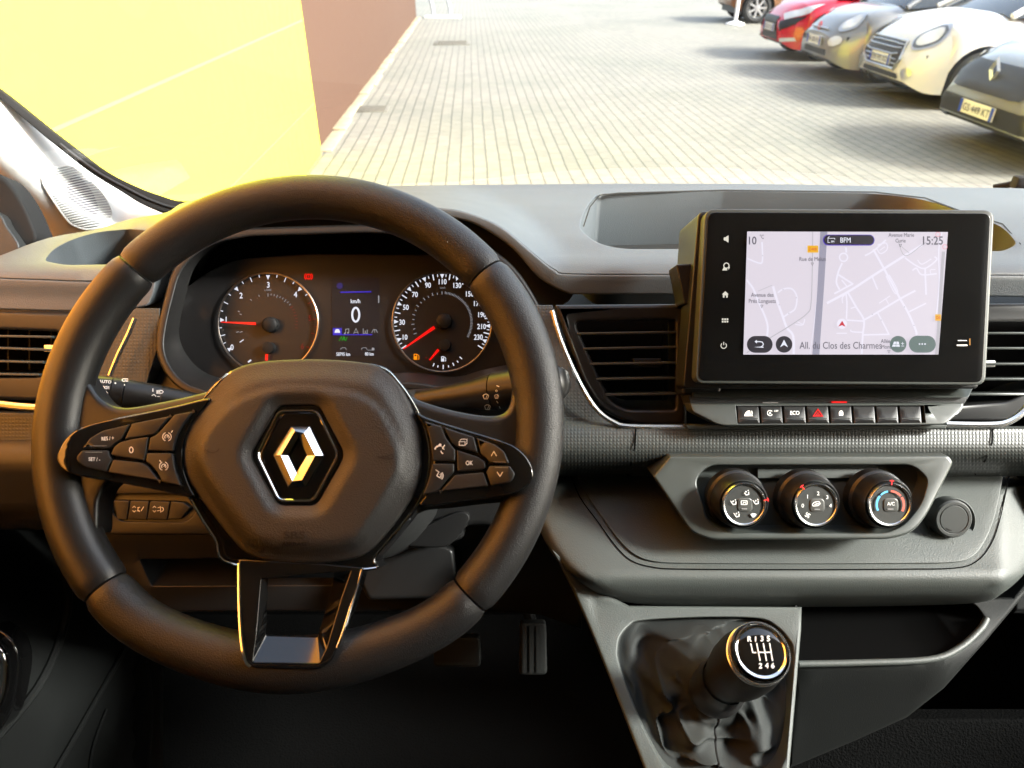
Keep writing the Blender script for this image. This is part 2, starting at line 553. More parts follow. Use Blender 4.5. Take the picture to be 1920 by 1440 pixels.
def paver_mat():
    m = bpy.data.materials.new('paving')
    nt, N, L, b = nodes_of(m)
    tc = N.new('ShaderNodeTexCoord'); mp = N.new('ShaderNodeMapping')
    mp.inputs['Rotation'].default_value = (0, 0, pi / 2 - HD)
    L.new(tc.outputs['Object'], mp.inputs[0])
    wv = N.new('ShaderNodeTexNoise'); wv.inputs['Scale'].default_value = 1.3; wv.inputs['Detail'].default_value = 2
    L.new(tc.outputs['Object'], wv.inputs['Vector'])
    va = N.new('ShaderNodeVectorMath'); va.operation = 'MULTIPLY_ADD'; va.inputs[1].default_value = (0.03, 0.03, 0)
    L.new(wv.outputs['Color'], va.inputs[0]); L.new(mp.outputs[0], va.inputs[2])
    br = N.new('ShaderNodeTexBrick')
    br.inputs['Scale'].default_value = 1; br.inputs['Brick Width'].default_value = 0.215; br.inputs['Row Height'].default_value = 0.113
    br.inputs['Mortar Size'].default_value = 0.005; br.inputs['Mortar Smooth'].default_value = 0.4; br.inputs['Bias'].default_value = 0
    br.inputs['Color1'].default_value = (0.20, 0.186, 0.152, 1); br.inputs['Color2'].default_value = (0.172, 0.162, 0.136, 1)
    br.inputs['Mortar'].default_value = (0.13, 0.123, 0.105, 1)
    L.new(va.outputs[0], br.inputs['Vector'])
    # weathering: big pale and grey patches, green dirt along the wall
    n1 = N.new('ShaderNodeTexNoise'); n1.inputs['Scale'].default_value = 0.45; n1.inputs['Detail'].default_value = 5
    L.new(tc.outputs['Object'], n1.inputs['Vector'])
    r1 = N.new('ShaderNodeMapRange'); r1.inputs[1].default_value = 0.42; r1.inputs[2].default_value = 0.62
    r1.inputs[3].default_value = 0.0; r1.inputs[4].default_value = 0.75
    L.new(n1.outputs['Fac'], r1.inputs[0])
    mx = N.new('ShaderNodeMix'); mx.data_type = 'RGBA'; mx.blend_type = 'MULTIPLY'
    mx.inputs[7].default_value = (0.80, 0.84, 0.82, 1)
    L.new(r1.outputs[0], mx.inputs[0]); L.new(br.outputs['Color'], mx.inputs[6])
    n2 = N.new('ShaderNodeTexNoise'); n2.inputs['Scale'].default_value = 9; n2.inputs['Detail'].default_value = 8
    L.new(tc.outputs['Object'], n2.inputs['Vector'])
    r2 = N.new('ShaderNodeMapRange'); r2.inputs[1].default_value = 0.35; r2.inputs[2].default_value = 0.7
    r2.inputs[3].default_value = 0.9; r2.inputs[4].default_value = 1.08
    L.new(n2.outputs['Fac'], r2.inputs[0])
    m2 = N.new('ShaderNodeMix'); m2.data_type = 'RGBA'; m2.blend_type = 'MULTIPLY'; m2.inputs[0].default_value = 1
    L.new(mx.outputs[2], m2.inputs[6]); L.new(r2.outputs[0], m2.inputs[7])
    sy = N.new('ShaderNodeSeparateXYZ'); L.new(va.outputs[0], sy.inputs[0])
    def mth(op, a, c=None):
        q = N.new('ShaderNodeMath'); q.operation = op
        for i_, v_ in enumerate((a, c)):
            if v_ is None: continue
            if isinstance(v_, (int, float)): q.inputs[i_].default_value = v_
            else: L.new(v_, q.inputs[i_])
        return q.outputs[0]
    fr_ = mth('FRACT', mth('DIVIDE', sy.outputs[1], 0.113))
    ed_ = mth('MINIMUM', fr_, mth('SUBTRACT', 1.0, fr_))
    jr = N.new('ShaderNodeMapRange'); jr.inputs[1].default_value = 0.03; jr.inputs[2].default_value = 0.085
    jr.inputs[3].default_value = 0.58; jr.inputs[4].default_value = 1.0
    L.new(ed_, jr.inputs[0])
    m3 = N.new('ShaderNodeMix'); m3.data_type = 'RGBA'; m3.blend_type = 'MULTIPLY'; m3.inputs[0].default_value = 1
    L.new(m2.outputs[2], m3.inputs[6]); L.new(jr.outputs[0], m3.inputs[7])
    L.new(m3.outputs[2], b.inputs['Base Color'])
    b.inputs['Roughness'].default_value = 0.7
    bp = N.new('ShaderNodeBump'); bp.inputs['Distance'].default_value = 0.004; bp.invert = True
    L.new(br.outputs['Fac'], bp.inputs['Height']); L.new(bp.outputs[0], b.inputs['Normal'])
    return m

def wall_mat(name, c1, scale=3, rough=0.6, var=0.12):
    return mat(name, c1, rough, mottle=var, grain=60, gs=0.0003, spec=0.1)

g = MB(); gm = paver_mat()
NG = 30
gv = []; gf = []
for j in range(NG + 1):
    for i in range(NG + 1):
        gv.append((-60 + 120 * i / NG, -30 + 150 * j / NG, 0))
for j in range(NG):
    for i in range(NG):
        k = j * (NG + 1) + i
        gf.append([k, k + 1, k + NG + 2, k + NG + 1])
g.add(gv, gf, gm)
o = g.build('ground'); o['kind'] = 'structure'

def along(base, y, x=0, z=0):
    """point y metres along the joints from base, x metres to their right"""
    return base + YF * y + YR * x + Vector((0, 0, z))

CORN = ground_at(603, 290); CORN.z = 0        # where the yellow building meets the brown one
YEL = wall_mat('yellow_cladding', (0.80, 0.72, 0.058), rough=0.5, var=0.04)
YELJ = mat('yellow_panel_joint', (0.80, 0.73, 0.085), 0.5)
BRN = wall_mat('brown_render', (0.078, 0.045, 0.032), rough=0.8, var=0.08)
KERB = mat('mossy_kerb_edge', (0.30, 0.24, 0.15), 0.9, mottle=0.5)

def bx(m, base, y0, y1, x0, x1, z0, z1, mt, bev=0):
    c = along(base, (y0 + y1) / 2, (x0 + x1) / 2, (z0 + z1) / 2)
    m.box(c, (x1 - x0, y1 - y0, z1 - z0), mt, rz=HD, bev=bev)

t = thing('yellow_building', 'bright yellow panelled building wall close beside the driver side windscreen', 'building', CORN)
m = MB(); bx(m, CORN, -4.6, 0, -3, 0.0, 0, 5.2, YEL, 0.01)
m.build('wall', t)
m = MB(); bx(m, CORN, -12, -4.61, -3, 0.01, 0, 5.2, wall_mat('orange_bounce_wall', (0.95, 0.34, 0.032), rough=0.5, var=0.04), 0.01); m.build('wall', t, label='unseen orange wall section added to bounce warm light into the cab')  # unseen stretch of wall, made orange to throw warm light into the cab
jm = MB()
for z, w_ in ((0.44, .005), (1.08, .013), (2.2, .013), (3.3, .013), (4.4, .013)): bx(jm, CORN, -4.59, -0.02, -0.02, 0.003, z, z + w_, YELJ)
jm.build('panel_joints', t)
t = thing('brown_building', 'plain brown rendered wall running away beyond the yellow building', 'building', along(CORN, 0.1))
m = MB(); bx(m, CORN, 0.02, 14.5, -4, -0.06, 0, 6, BRN, 0.01); m.build('wall', t)
m = MB()
random.seed(2)
yy = 0.1
while yy < 14.2:
    l = random.uniform(0.5, 0.9)
    bx(m, CORN, yy, yy + l - 0.03, -0.06, 0.05 + random.uniform(-0.02, 0.03), 0, random.uniform(0.008, 0.03), KERB, 0.004); yy += l
m.build('plinth_edge', t)

# small things lying on the yard
IRON = mat('cast_iron', (0.12, 0.11, 0.09), 0.7, mottle=0.3)
def manhole(px, py, label, w=0.5):
    p = ground_at(px, py)
    t = thing('drain_cover', label, 'drain cover', p, 'drain covers in the paving')
    m = MB(); m.box(p + Vector((0, 0, 0.004)), (w, w, 0.012), IRON, rz=HD, bev=0.003); m.build('frame', t)
    m = MB()
    for k in range(6): m.box(p + YF * (w * (-0.36 + 0.145 * k)) + Vector((0, 0, 0.013)), (w * 0.8, 0.028, 0.006), IRON, rz=HD)
    m.build('grate', t)
manhole(701, 205, 'small iron drain cover nearest the foot of the yellow wall', 0.34)
manhole(848, 81, 'far iron drain cover between the brown wall and the open yard', 0.7)

WPAINT = mat('white_paint', (0.8, 0.8, 0.78), 0.4)
STANDP = mat('stand_paint', (0.34, 0.36, 0.38), 0.45)
p = ground_at(812, 34)
t = thing('bicycle_stand', 'white curved tube stand at the far foot of the brown wall', 'stand', p)
for sx in (0.0, 0.45):
    b0 = p + Vector((sx, 0.1, 0))
    m = MB()
    pts = [b0 + Vector(q) for q in cs([(0, 0, 0.03), (-.04, .02, .35), (-.22, .06, .75), (-.25, .1, 1.1), (.05, .12, 1.25), (.42, .12, 1.1), (.45, .1, .8)], 5, closed=False)]
    m.tube(pts, 0.045, STANDP, 10); m.build('tube', t)
m = MB(); m.box(p + Vector((0.25, 0.1, 0.025)), (0.95, 0.35, 0.05), WPAINT, bev=0.01); m.build('foot_plate', t)
m = MB(); m.tube([p + Vector((-.2, .15, .72)), p + Vector((.75, .15, .6))], 0.03, mat('blue_grey_paint', (.2, .25, .3), .5), 8); m.build('crossbar', t)

p = ground_at(1378, 46)
t = thing('white_post', 'thin white post with a round foot beside the farthest car wheel', 'post', p)
m = MB(); m.lathe(p, (0, 0, 1), [(0.22, 0), (0.22, 0.03), (0.12, 0.06), (0.06, 0.08)], WPAINT, 24, True, True); m.build('foot', t)
m = MB(); m.lathe(p + Vector((0, 0, .07)), (0, 0, 1), [(0.04, 0), (0.04, 2.0)], WPAINT, 16, True, True); m.build('pole', t)

# ---------------------------------------------------------------- parked cars
TYRE = mat('tyre', (0.015, 0.015, 0.015), 0.8)
CGLASS = mat('car_glass', (0.02, 0.025, 0.03), 0.05, spec=0.7)
LAMP = mat('headlamp_lens', (0.55, 0.57, 0.6), 0.08, coat=1)
LAMPD = mat('lamp_dark', (0.08, 0.085, 0.09), 0.15, coat=1)
PLATE = mat('plate_white', (0.75, 0.75, 0.72), 0.5)
PLBL = mat('plate_blue', (0.02, 0.06, 0.45), 0.5)
PLTX = mat('plate_black', (0.02, 0.02, 0.02), 0.5)
CBLK = mat('bumper_black', (0.018, 0.018, 0.02), 0.5)
CRIM = mat('alloy', (0.5, 0.5, 0.5), 0.3, metal=0.8)

def paint(name, c, metal=0.0):
    return mat(name, c, 0.35, metal=metal, coat=0.5)

def car(label, nose, side, Wd, L, prof_top, paintm, front, low=0.17, wheel_x=0.82, wr=0.31, roof=1.45, ws0=1.05, group='cars parked in a row across the yard', rim=CRIM, sill=CBLK, bl=0.42, yaw=0.0):
    """nose: ground point under the middle of the nose; the car points along -x.
    local: s back from the nose, w sideways (towards the viewer negative y), z up"""
    base = Vector(nose)
    X = Vector((cos(yaw), sin(yaw), 0)); Y = Vector((-sin(yaw), cos(yaw), 0))
    P = lambda s, w, z: base + X * s + Y * w + Vector((0, 0, z))
    t = thing('parked_car', label, 'car', base, group)
    hw = Wd / 2
    def half(s):      # plan shape of the nose
        f = min(1, s / 0.55)
        b = min(1, (L - s) / 0.5)
        return hw * (1 - 0.30 * (1 - f) ** 2.2) * (1 - 0.15 * (1 - b) ** 2)
    def tp(s):
        for (a, za), (b_, zb) in zip(prof_top, prof_top[1:]):
            if s <= b_:
                u = (s - a) / (b_ - a); u = u * u * (3 - 2 * u) if False else u
                return za + (zb - za) * u
        return prof_top[-1][1]
    def tops(s): return (tp(max(0, s - .06)) + tp(s) + tp(s + .06)) / 3
    def lowz(s):
        z = low + 0.10 * max(0, 1 - s / 0.25) ** 1.5
        for wx in (wheel_x, L - 0.75):       # wheel arches
            dx = abs(s - wx)
            R = wr + 0.055
            if dx < R: z = max(z, wr + sqrt(R * R - dx * dx))
        return z
    S = [0, .02, .05, .09, .14, .2, .28, .36]
    for wx in (wheel_x, L - .75):
        S += [wx + (wr + .055) * cos(pi * k / 12) * -1 for k in range(13)]
    S += [L * k / 14 for k in range(2, 15)] + [L - .02, L - .08]
    S = sorted(set(round(q, 4) for q in S if 0 <= q <= L))
    rings = []
    NP = 28
    for s in S:
        zt, zb, w = tops(s), lowz(s), half(s)
        e = 0.62 if s < .3 else 0.45
        r = []
        for k in range(NP + 1):
            a = -pi / 2 + pi * k / NP * 1.0
            # open underneath: bottom edge, flank, top, flank, bottom edge
            th = pi * k / NP
            cw, sz = cos(th), sin(th)
            ww = w * (abs(cw) ** e) * (1 if cw > 0 else -1)
            zz = zb + (zt - zb) * (sz ** e)
            nosebow = 0.10 * (1 - sz ** e) if s < .3 else 0
            r.append(P(s + nosebow * (1 - s / .3) * 0.3, ww, zz))
        rings.append(r)
    m = MB(); m.skin(rings, paintm, closed=False)
    m.add(rings[0], [list(range(NP + 1))], paintm); m.add(rings[-1], [list(range(NP + 1))], paintm)
    body = m.build('body', t, ang=50)
    # dark wheel wells and floor
    m = MB(); m.box(P(L / 2, 0, 0.38), (L - 0.35, Wd * 0.82, 0.36), CBLK, rz=yaw); m.build('underbody', t)
    # cabin: glass with pillars and roof
    gh = [(ws0 - .12, tops(ws0) - .02, .86), (ws0 + .5, roof - .12, .74), (ws0 + .85, roof, .70), (L - 1.0, roof - .02, .69), (L - .35, roof - .2, .72), (L - .1, tops(L) - .05, .84)]
    rr = []
    for s, z, wf in gh:
        zb = min(tops(s), z) - .03
        w0 = hw * .92; w1 = hw * wf
        rr.append([P(s, -w0, zb), P(s, -w1 - .02, z - .03), P(s, -w1 + .12, z), P(s, w1 - .12, z), P(s, w1 + .02, z - .03), P(s, w0, zb)])
    m = MB(); m.skin(rr, CGLASS, closed=False); m.build('windows', t, ang=25)
    m = MB()
    m.skin([[p_ + Vector((0, 0, .012)) for p_ in r[1:5]] for r in rr[2:5]], paintm, closed=False)
    m.build('roof', t, ang=60)
    for sg in (-1, 1):
        m = MB(); m.tube([rr[0][0 if sg < 0 else 5] + Vector((0, 0, .02)), rr[1][1 if sg < 0 else 4], rr[2][1 if sg < 0 else 4]], .035, paintm, 8); m.build('windscreen_pillar', t)
        m = MB(); mp_ = P(ws0 + .45, sg * (hw + .07), tops(ws0) + .1)
        m.box(mp_, (.12, .2, .15), paintm, rz=yaw, bev=.05); m.build('door_mirror', t)
    for s, sg in ((wheel_x, -1), (wheel_x, 1), (L - .75, -1), (L - .75, 1)):
        c = P(s, sg * (hw - .12), wr)
        ax = Y * sg
        m = MB(); m.lathe(c, ax, [(wr * .62, .08), (wr * .8, .11), (wr * .97, .09), (wr, .04), (wr, -.08), (wr * .9, -.11), (.05, -.11)], TYRE, 32)
        w_ = m.build('wheel', t)
        m = MB(); m.lathe(c, ax, [(wr * .64, .095), (wr * .6, .07), (wr * .5, .03)], rim, 32)
        for k in range(7):
            a = 2 * pi * k / 7; e1 = X * cos(a) + Vector((0, 0, 1)) * sin(a); e2 = ax.cross(e1)
            m.box(c + e1 * wr * .34 + ax * .07, (wr * .6, .045, .03), rim, ax=(e1, e2, ax))
        m.lathe(c, ax, [(.05, .09), (.0, .095)], rim, 16)
        q = m.build('rim', w_)
    # things pressed onto the nose: outlines in (w, z) thrown onto the body
    bm = bmesh.new(); bm.from_mesh(body.data); bmesh.ops.triangulate(bm, faces=bm.faces)
    bvh = BVHTree.FromBMesh(bm); bm.free()
    def hit(w, z, lift, topv=None):
        if topv is None:
            o_ = P(-1, w, z) - base; dr = X
        else:
            o_ = P(topv, w, 2.2) - base; dr = Vector((0, 0, -1))
        h = bvh.ray_cast(o_, dr)
        if h[0] is None: return None
        n = h[1] if h[1].dot(dr) < 0 else -h[1]
        return base + h[0] + n * lift
    def stick(nm, poly, mt, lift=.012, grid=.05, holes=(), extra=None):
        V, fs = cdt([dens(poly, .05)] + list(holes), grid)
        pt = [hit(w, z, lift) for w, z in V]
        fs = [f for f in fs if all(pt[i] is not None for i in f)]
        m = MB(); m.add([q if q is not None else base for q in pt], fs, mt)
        if extra: extra(m, hit)
        return m.build(nm, t, ang=60)
    def plate(w, z, txt, ww=.52, hh=.11, lift=.03):
        def ex(m, hit):
            c = hit(w, z, lift + .004) or P(0, w, z)
            V, fs = glyphs(txt)
            x0 = min(v[0] for v in V); x1 = max(v[0] for v in V); k = .78 * ww / (x1 - x0)
            m.add([c + Y * (-(v[0] - (x0 + x1) / 2) * k - .01) + Vector((0, 0, (v[1] - .35) * min(k * 1.2, hh * .8))) - X * .006 for v in V], fs, PLTX)
            for sg in (-1, 1):
                q = c + Y * (sg * ww * .46)
                m.add([q + Y * (a * .02) + Vector((0, 0, b_ * hh / 2)) - X * .004 for a, b_ in ((-1, -1), (1, -1), (1, 1), (-1, 1))], [[0, 1, 2, 3]], PLBL)
        c = hit(w, z, lift) or P(0, w, z)
        m = MB(); m.box(c + X * .004, (.01, ww, hh), PLATE, rz=yaw); ex(m, hit); m.build('number_plate', t)
    front(stick, plate, m, t, P, hit)
    return t

def strokes(pairs, w, z):
    pass

def front_barred(stick, plate, m, t, P, hit):
    hexg = rp([(-.48, .50), (-.40, .67), (.40, .67), (.48, .50), (.36, .38), (-.36, .38)], .05)
    stick('grille', hexg, CBLK, .015)
    g = MB()
    for z in (.44, .49, .54, .59, .63):
        pts = [hit(w * .1, z, .03) for w in range(-4, 5)]; g.tube([q for q in pts if q], .008, CRIM, 6)
    pts = [hit(a, b_, .02) for a, b_ in hexg]; g.tube([q for q in pts if q], .014, CRIM, 6, closed=True)
    g.build('grille_bars', t)
    stick('lower_intake', rp([(-.50, .26), (.50, .26), (.44, .34), (-.44, .34)], .02), CBLK, .012)
    stick('lip', rp([(-.66, .19), (.66, .19), (.62, .23), (-.62, .23)], .01), LAMPD, .03)
    for sg in (-1, 1):
        r_ = circ(sg * .575, .73, .125, 28, ry=.135)
        a = stick('headlight', r_, CRIM, .018, .03)
        stick('headlight_lens', circ(sg * .575, .73, .105, 28, ry=.115), LAMPD, .022, .03).parent = a
        stick('headlight_glass', circ(sg * .575, .73, .082, 28, ry=.09), LAMP, .027, .03).parent = a
        stick('fog_lamp', circ(sg * .60, .36, .06, 20), CRIM, .015, .03)
    plate(0, .47, 'EW 491 KD')

def front_rounded(stick, plate, m, t, P, hit):
    stick('lower_intake', rp([(-.42, .24), (.42, .24), (.38, .38), (-.38, .38)], .03), CBLK, .012)
    g = MB()
    pts = [hit(w * .1, .62, .02) for w in range(-3, 4)]; g.tube([q for q in pts if q], .014, CRIM, 6)
    c = hit(0, .63, .03)
    g.lathe(c, (-1, 0, .2), [(.06, 0), (.055, .01), (0, .012)], mat('red_badge', (.4, .02, .03), .3), 20)
    g.build('chrome_bar', t)
    for sg in (-1, 1):
        stick('headlight', circ(sg * .54, .72, .10, 24, ry=.11), CRIM, .018, .03)
        stick('headlight_lens', circ(sg * .54, .72, .075, 24, ry=.08), LAMP, .024, .03)
        stick('lower_lamp', circ(sg * .55, .50, .075, 20, ry=.06), LAMP, .015, .03)
    plate(0, .48, 'FA 203 PL', .5, .11)

def front_red(stick, plate, m, t, P, hit):
    stick('front_mask', rp([(-.30, .62), (.30, .62), (.42, .24), (.60, .22), (-.60, .22), (-.42, .24)], .03), CBLK, .014)
    stick('intake_trim', rp([(-.34, .60), (.34, .60), (.22, .40), (-.22, .40)], .03), CBLK, .02)
    for sg in (-1, 1):
        stick('headlight', [(sg * .34, .66), (sg * .74, .82), (sg * .74, .70), (sg * .48, .58)], LAMP, .018, .03)
        stick('black_wing', [(sg * .40, .56), (sg * .72, .66), (sg * .62, .50), (sg * .50, .42)], CBLK, .014, .03)
        stick('lower_lamp', [(sg * .5, .26), (sg * .72, .30), (sg * .70, .35), (sg * .5, .32)], LAMP, .014, .03)
    plate(0, .46, 'DZ 617 QA')

def front_grey(stick, plate, m, t, P, hit):
    stick('grille', rp([(-.60, .62), (-.46, .74), (.46, .74), (.60, .62), (.50, .52), (-.50, .52)], .03), CBLK, .014)
    # diamond emblem
    c = hit(0, .68, .04)
    g = MB()
    o4 = [(0, .11), (.075, 0), (0, -.11), (-.075, 0)]
    g.skin([[c + Vector((-.0, a, b_)) for a, b_ in o4], [c + Vector((-.02, a * .8, b_ * .8)) for a, b_ in o4], [c + Vector((0, a * .5, b_ * .5)) for a, b_ in o4]], CRIM)
    g.build('emblem', t)
    for sg in (-1, 1):
        stick('headlight', rp([(sg * .62, .66), (sg * .86, .70), (sg * .84, .80), (sg * .64, .76)], .02), LAMPD, .018, .03)
    stick('lower_intake', rp([(-.70, .28), (-.62, .44), (.62, .44), (.70, .28), (.60, .22), (-.60, .22)], .03), CBLK, .014)
    stick('chrome_lip', rp([(-.72, .19), (.72, .19), (.70, .215), (-.70, .215)], .01), CRIM, .03)
    plate(0, .38, 'GS 449 KT')

def front_plain(stick, plate, m, t, P, hit):
    for sg in (-1, 1):
        stick('tail_lamp', rp([(sg * .55, .80), (sg * .82, .80), (sg * .80, .95), (sg * .55, .92)], .02), mat('tail_red', (.3, .02, .02), .2), .015, .04)

small = [(0, .55), (.04, .62), (.12, .72), (.25, .80), (.6, .90), (1.1, .97), (2.6, .98), (3.4, .95), (3.6, .8)]
car('dark grey car nearest the van, diamond badge on its nose and plate below', (4.10, 6.60, 0), 0, 1.82, 4.3,
    [(0, .48), (.03, .62), (.1, .74), (.25, .82), (.7, .92), (1.25, 1.0), (3.4, 1.02), (4.1, .98), (4.3, .8)],
    paint('grey_metallic', (.20, .215, .23), .3), front_grey, roof=1.5, ws0=1.2, wr=.33, wheel_x=.86)
car('white small car with round headlights and a dark barred grille', (4.47, 9.40, 0), 0, 1.72, 3.85,
    [(0, .50), (.03, .64), (.08, .72), (.22, .82), (.55, .92), (1.05, .99), (3.0, 1.0), (3.6, .96), (3.85, .8)],
    paint('white_paint_car', (.60, .60, .60)), front_barred, ws0=1.05, roof=1.42, wheel_x=.74, wr=.31)
car('silver grey rounded city car between the white car and the red car', (4.34, 11.25, 0), 0, 1.62, 3.55,
    small, paint('silver_paint', (.20, .20, .20), .3), front_rounded, ws0=.95, roof=1.48, wheel_x=.72, wr=.29)
car('red city car with a black nose, parked beyond the silver one', (4.36, 13.4, 0), 0, 1.60, 3.45,
    small, paint('red_paint', (.50, .008, .03)), front_red, ws0=.9, roof=1.46, wheel_x=.68, wr=.28)
car('brown car farthest away at the top edge, seen by its wheel', (5.3, 20.2, 0), 0, 1.8, 4.2,
    [(0, .5), (.05, .7), (.15, .85), (.6, .98), (1.1, 1.02), (3.5, 1.02), (4.0, .98), (4.2, .8)],
    paint('brown_metallic', (.17, .075, .03), .3), front_plain, roof=1.6, ws0=1.1, wr=.34, wheel_x=.62, low=.28)
# ================================================================ THE VAN'S OWN BODY (roof, screen, doors) - lets light in where the van does
GLZ = bpy.data.materials.new('window_glass')
nt, N, L, b = nodes_of(GLZ)
N.remove(b)
out = [n for n in N if n.type == 'OUTPUT_MATERIAL'][0]
tr = N.new('ShaderNodeBsdfTransparent'); tr.inputs[0].default_value = (0.93, 0.96, 0.94, 1)
gl = N.new('ShaderNodeBsdfGlossy'); gl.inputs['Roughness'].default_value = 0.01
ge = N.new('ShaderNodeNewGeometry'); dt = N.new('ShaderNodeVectorMath'); dt.operation = 'DOT_PRODUCT'
L.new(ge.outputs['Normal'], dt.inputs[0]); L.new(ge.outputs['Incoming'], dt.inputs[1])
def _mth(op, a, b_=None):
    n_ = N.new('ShaderNodeMath'); n_.operation = op
    for i_, q_ in enumerate((a, b_)):
        if q_ is None: continue
        if isinstance(q_, (int, float)): n_.inputs[i_].default_value = q_
        else: L.new(q_, n_.inputs[i_])
    return n_.outputs[0]
# Schlick's reflectance of a pane (both faces)
fr_ = _mth('ADD', _mth('MULTIPLY', _mth('POWER', _mth('SUBTRACT', 1.0, _mth('ABSOLUTE', dt.outputs['Value'])), 5.0), .9), .06)
ms = N.new('ShaderNodeMixShader')
L.new(fr_, ms.inputs[0]); L.new(tr.outputs[0], ms.inputs[1]); L.new(gl.outputs[0], ms.inputs[2]); L.new(ms.outputs[0], out.inputs[0])

VANP = mat('van_paint', (.7, .7, .7), .3, coat=1)
LINER = mat('roof_liner', (.14, .14, .138), .9)
CABK = mat('cab_back', (.03, .03, .03), .8)
SEAT = mat('seat_fabric', (.03, .03, .032), .9, grain=300, gs=.0006)
XL, XR = -0.70, 1.24
van = thing('van_cab', 'van cab shell around the dashboard, with windscreen and dark door frames', 'van', (0.27, 0, 0.3))
ZB = 1.25                                     # window sill height
m = MB()
# roof (above the eye), back wall, floor, lower doors
m.box((0.27, -0.30, 2.02), (XR - XL + .1, 1.30, .05), VANP, bev=.02)
m.box((0.27, -0.30, 1.985), (XR - XL, 1.28, .015), LINER)
m.build('roof', van)
m = MB(); m.box((0.27, -1.0, 1.2), (XR - XL, .04, 1.6), CABK); m.build('bulkhead', van)
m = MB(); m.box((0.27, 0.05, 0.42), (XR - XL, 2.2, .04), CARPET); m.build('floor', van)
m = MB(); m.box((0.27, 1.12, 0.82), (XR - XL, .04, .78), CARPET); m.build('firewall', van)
# right door below the sill, unseen rear pillars widened to cut side light and glare
m = MB(); m.box((XR, 0.1, 0.83), (.05, 2.2, .84), PLAST, bev=.01); m.build('door_panel', van)
m = MB(); m.box((XR, -0.52, 1.62), (.06, .95, .75), CABK, bev=.01); m.build('pillar', van)
m = MB(); m.box((XL, -0.55, 1.62), (.06, .86, .75), CABK, bev=.01); m.build('pillar', van)
m = MB(); m.tube([Vector((XR - .02, 1.02, 1.27)), Vector((XR - .10, .65, 1.62)), Vector((XR - .16, .30, 1.98))], .05, PILLAR, 10); m.build('windscreen_pillar', van)
# windscreen
m = MB()
rings = []
for k in range(9):
    s = k / 8
    y = 1.14 - .86 * s; z = 1.285 + .72 * s + .05 * sin(pi * s)
    hwid = .93 - .10 * s
    rings.append([Vector((.27 + hwid * (-1 + 2 * i / 16), y - .13 * ((-1 + 2 * i / 16) ** 2), z)) for i in range(17)])
m.skin(rings, GLZ, closed=False); m.build('windscreen', van, ang=60)
m = MB(); m.add([(XR, 1.0, ZB), (XR, -.45, ZB), (XR - .05, -.45, 1.98), (XR - .12, .4, 1.98)], [[0, 1, 2, 3]], GLZ); m.build('side_window', van)
m = MB(); m.add([(XL, .95, ZB - .1), (XL, -.45, ZB - .1), (XL + .05, -.45, 1.98), (XL + .12, .4, 1.98)], [[0, 1, 2, 3]], GLZ); m.build('side_window', van)
# bonnet and outer body below the screen: keeps the yard light out of the footwell
m = MB(); m.box((.27, 1.62, .62), (XR - XL, .96, .56), VANP, bev=.12); m.build('bonnet', van)

m = MB(); m.box((.27, .93, 1.205), (XR - XL, .42, .02), BLACK); m.box((.27, 1.02, 1.21), (XR - XL, .05, .05), BLACK); m.build('light_leak_plate', van)  # unseen plates added to block light leaking in behind the dash

m = MB(); m.box((XL - .02, 0.05, 0.83), (.05, 2.1, .80), SHADE, bev=.01); m.build('door_panel', van)
m = MB(); m.tube([Vector((XL + .04, .88, 1.42)), Vector((XL + .07, .62, 1.66)), Vector((XL + .12, .30, 1.98))], .05, PILLAR, 10); m.build('windscreen_pillar', van)
# ================================================================ DASHBOARD
FWD = Vector((0, .96, -.28))
dash = thing('dashboard', 'dark grey moulded van dashboard with waffle textured trim band', 'dashboard', (0.1, 0.75, 1.2))
P_TOP = prof([(340, .985), (352, .965), (400, .84), (450, .765), (500, .715), (530, .694), (552, .690), (590, .705)])
crease = cs([(2900, 522), (2020, 518), (1870, 516), (1290, 515), (1075, 514), (1040, 506), (1000, 475), (940, 425), (875, 398), (820, 389), (700, 383), (560, 382), (440, 388), (350, 405), (300, 430), (262, 480), (240, 520), (180, 528), (60, 524), (-90, 520), (-290, 524)], 5, closed=False)
lipline = cs([(2900, 568), (2020, 562), (1870, 556), (1290, 552), (1100, 552), (1060, 548), (1010, 520), (960, 465), (900, 425), (855, 410), (790, 402), (700, 400), (560, 405), (450, 412), (380, 425), (330, 450), (300, 500), (285, 560), (258, 577), (130, 583), (0, 580), (-90, 578), (-290, 582)], 5, closed=False)
def line_dist(x, y, L_):
    best = 1e9
    for (ax, ay), (bx_, by_) in zip(L_, L_[1:]):
        dx, dy = bx_ - ax, by_ - ay
        l2 = dx * dx + dy * dy
        t = 0 if l2 == 0 else max(0, min(1, ((x - ax) * dx + (y - ay) * dy) / l2))
        best = min(best, hypot(x - ax - t * dx, y - ay - t * dy))
    return best
def d_top(x, y):
    b = P_TOP(x, y)
    ds = line_dist(x, y, crease)
    k = (1 - min(1, ds / 46)) ** 1.5
    return b + (.700 - b) * k
top_loop = cs([(-290, 505), (-90, 500), (-30, 490), (60, 456), (110, 442), (180, 430), (240, 412), (312, 398), (345, 380), (430, 362), (560, 352), (760, 348), (960, 345.5), (1200, 344), (1450, 345), (1700, 350), (1850, 352), (2020, 355), (2500, 362), (2900, 372)], 6, closed=False)
top_loop += crease
tray = rp([(1119, 364, 10), (1357, 359), (1640, 363, 30), (1735, 374, 40), (1800, 398, 60), (1880, 425, 30), (1908, 458, 12), (1880, 471, 10), (1300, 467), (1165, 467, 30), (1118, 456, 30), (1085, 428, 14), (1098, 390, 20)], 4)
cup = rp([(83, 489, 8), (100, 468, 15), (140, 447, 20), (187, 435, 20), (250, 429, 20), (310, 440, 25), (325, 465, 20), (300, 492, 15), (195, 496), (120, 497, 15)], 4)
m = MB()
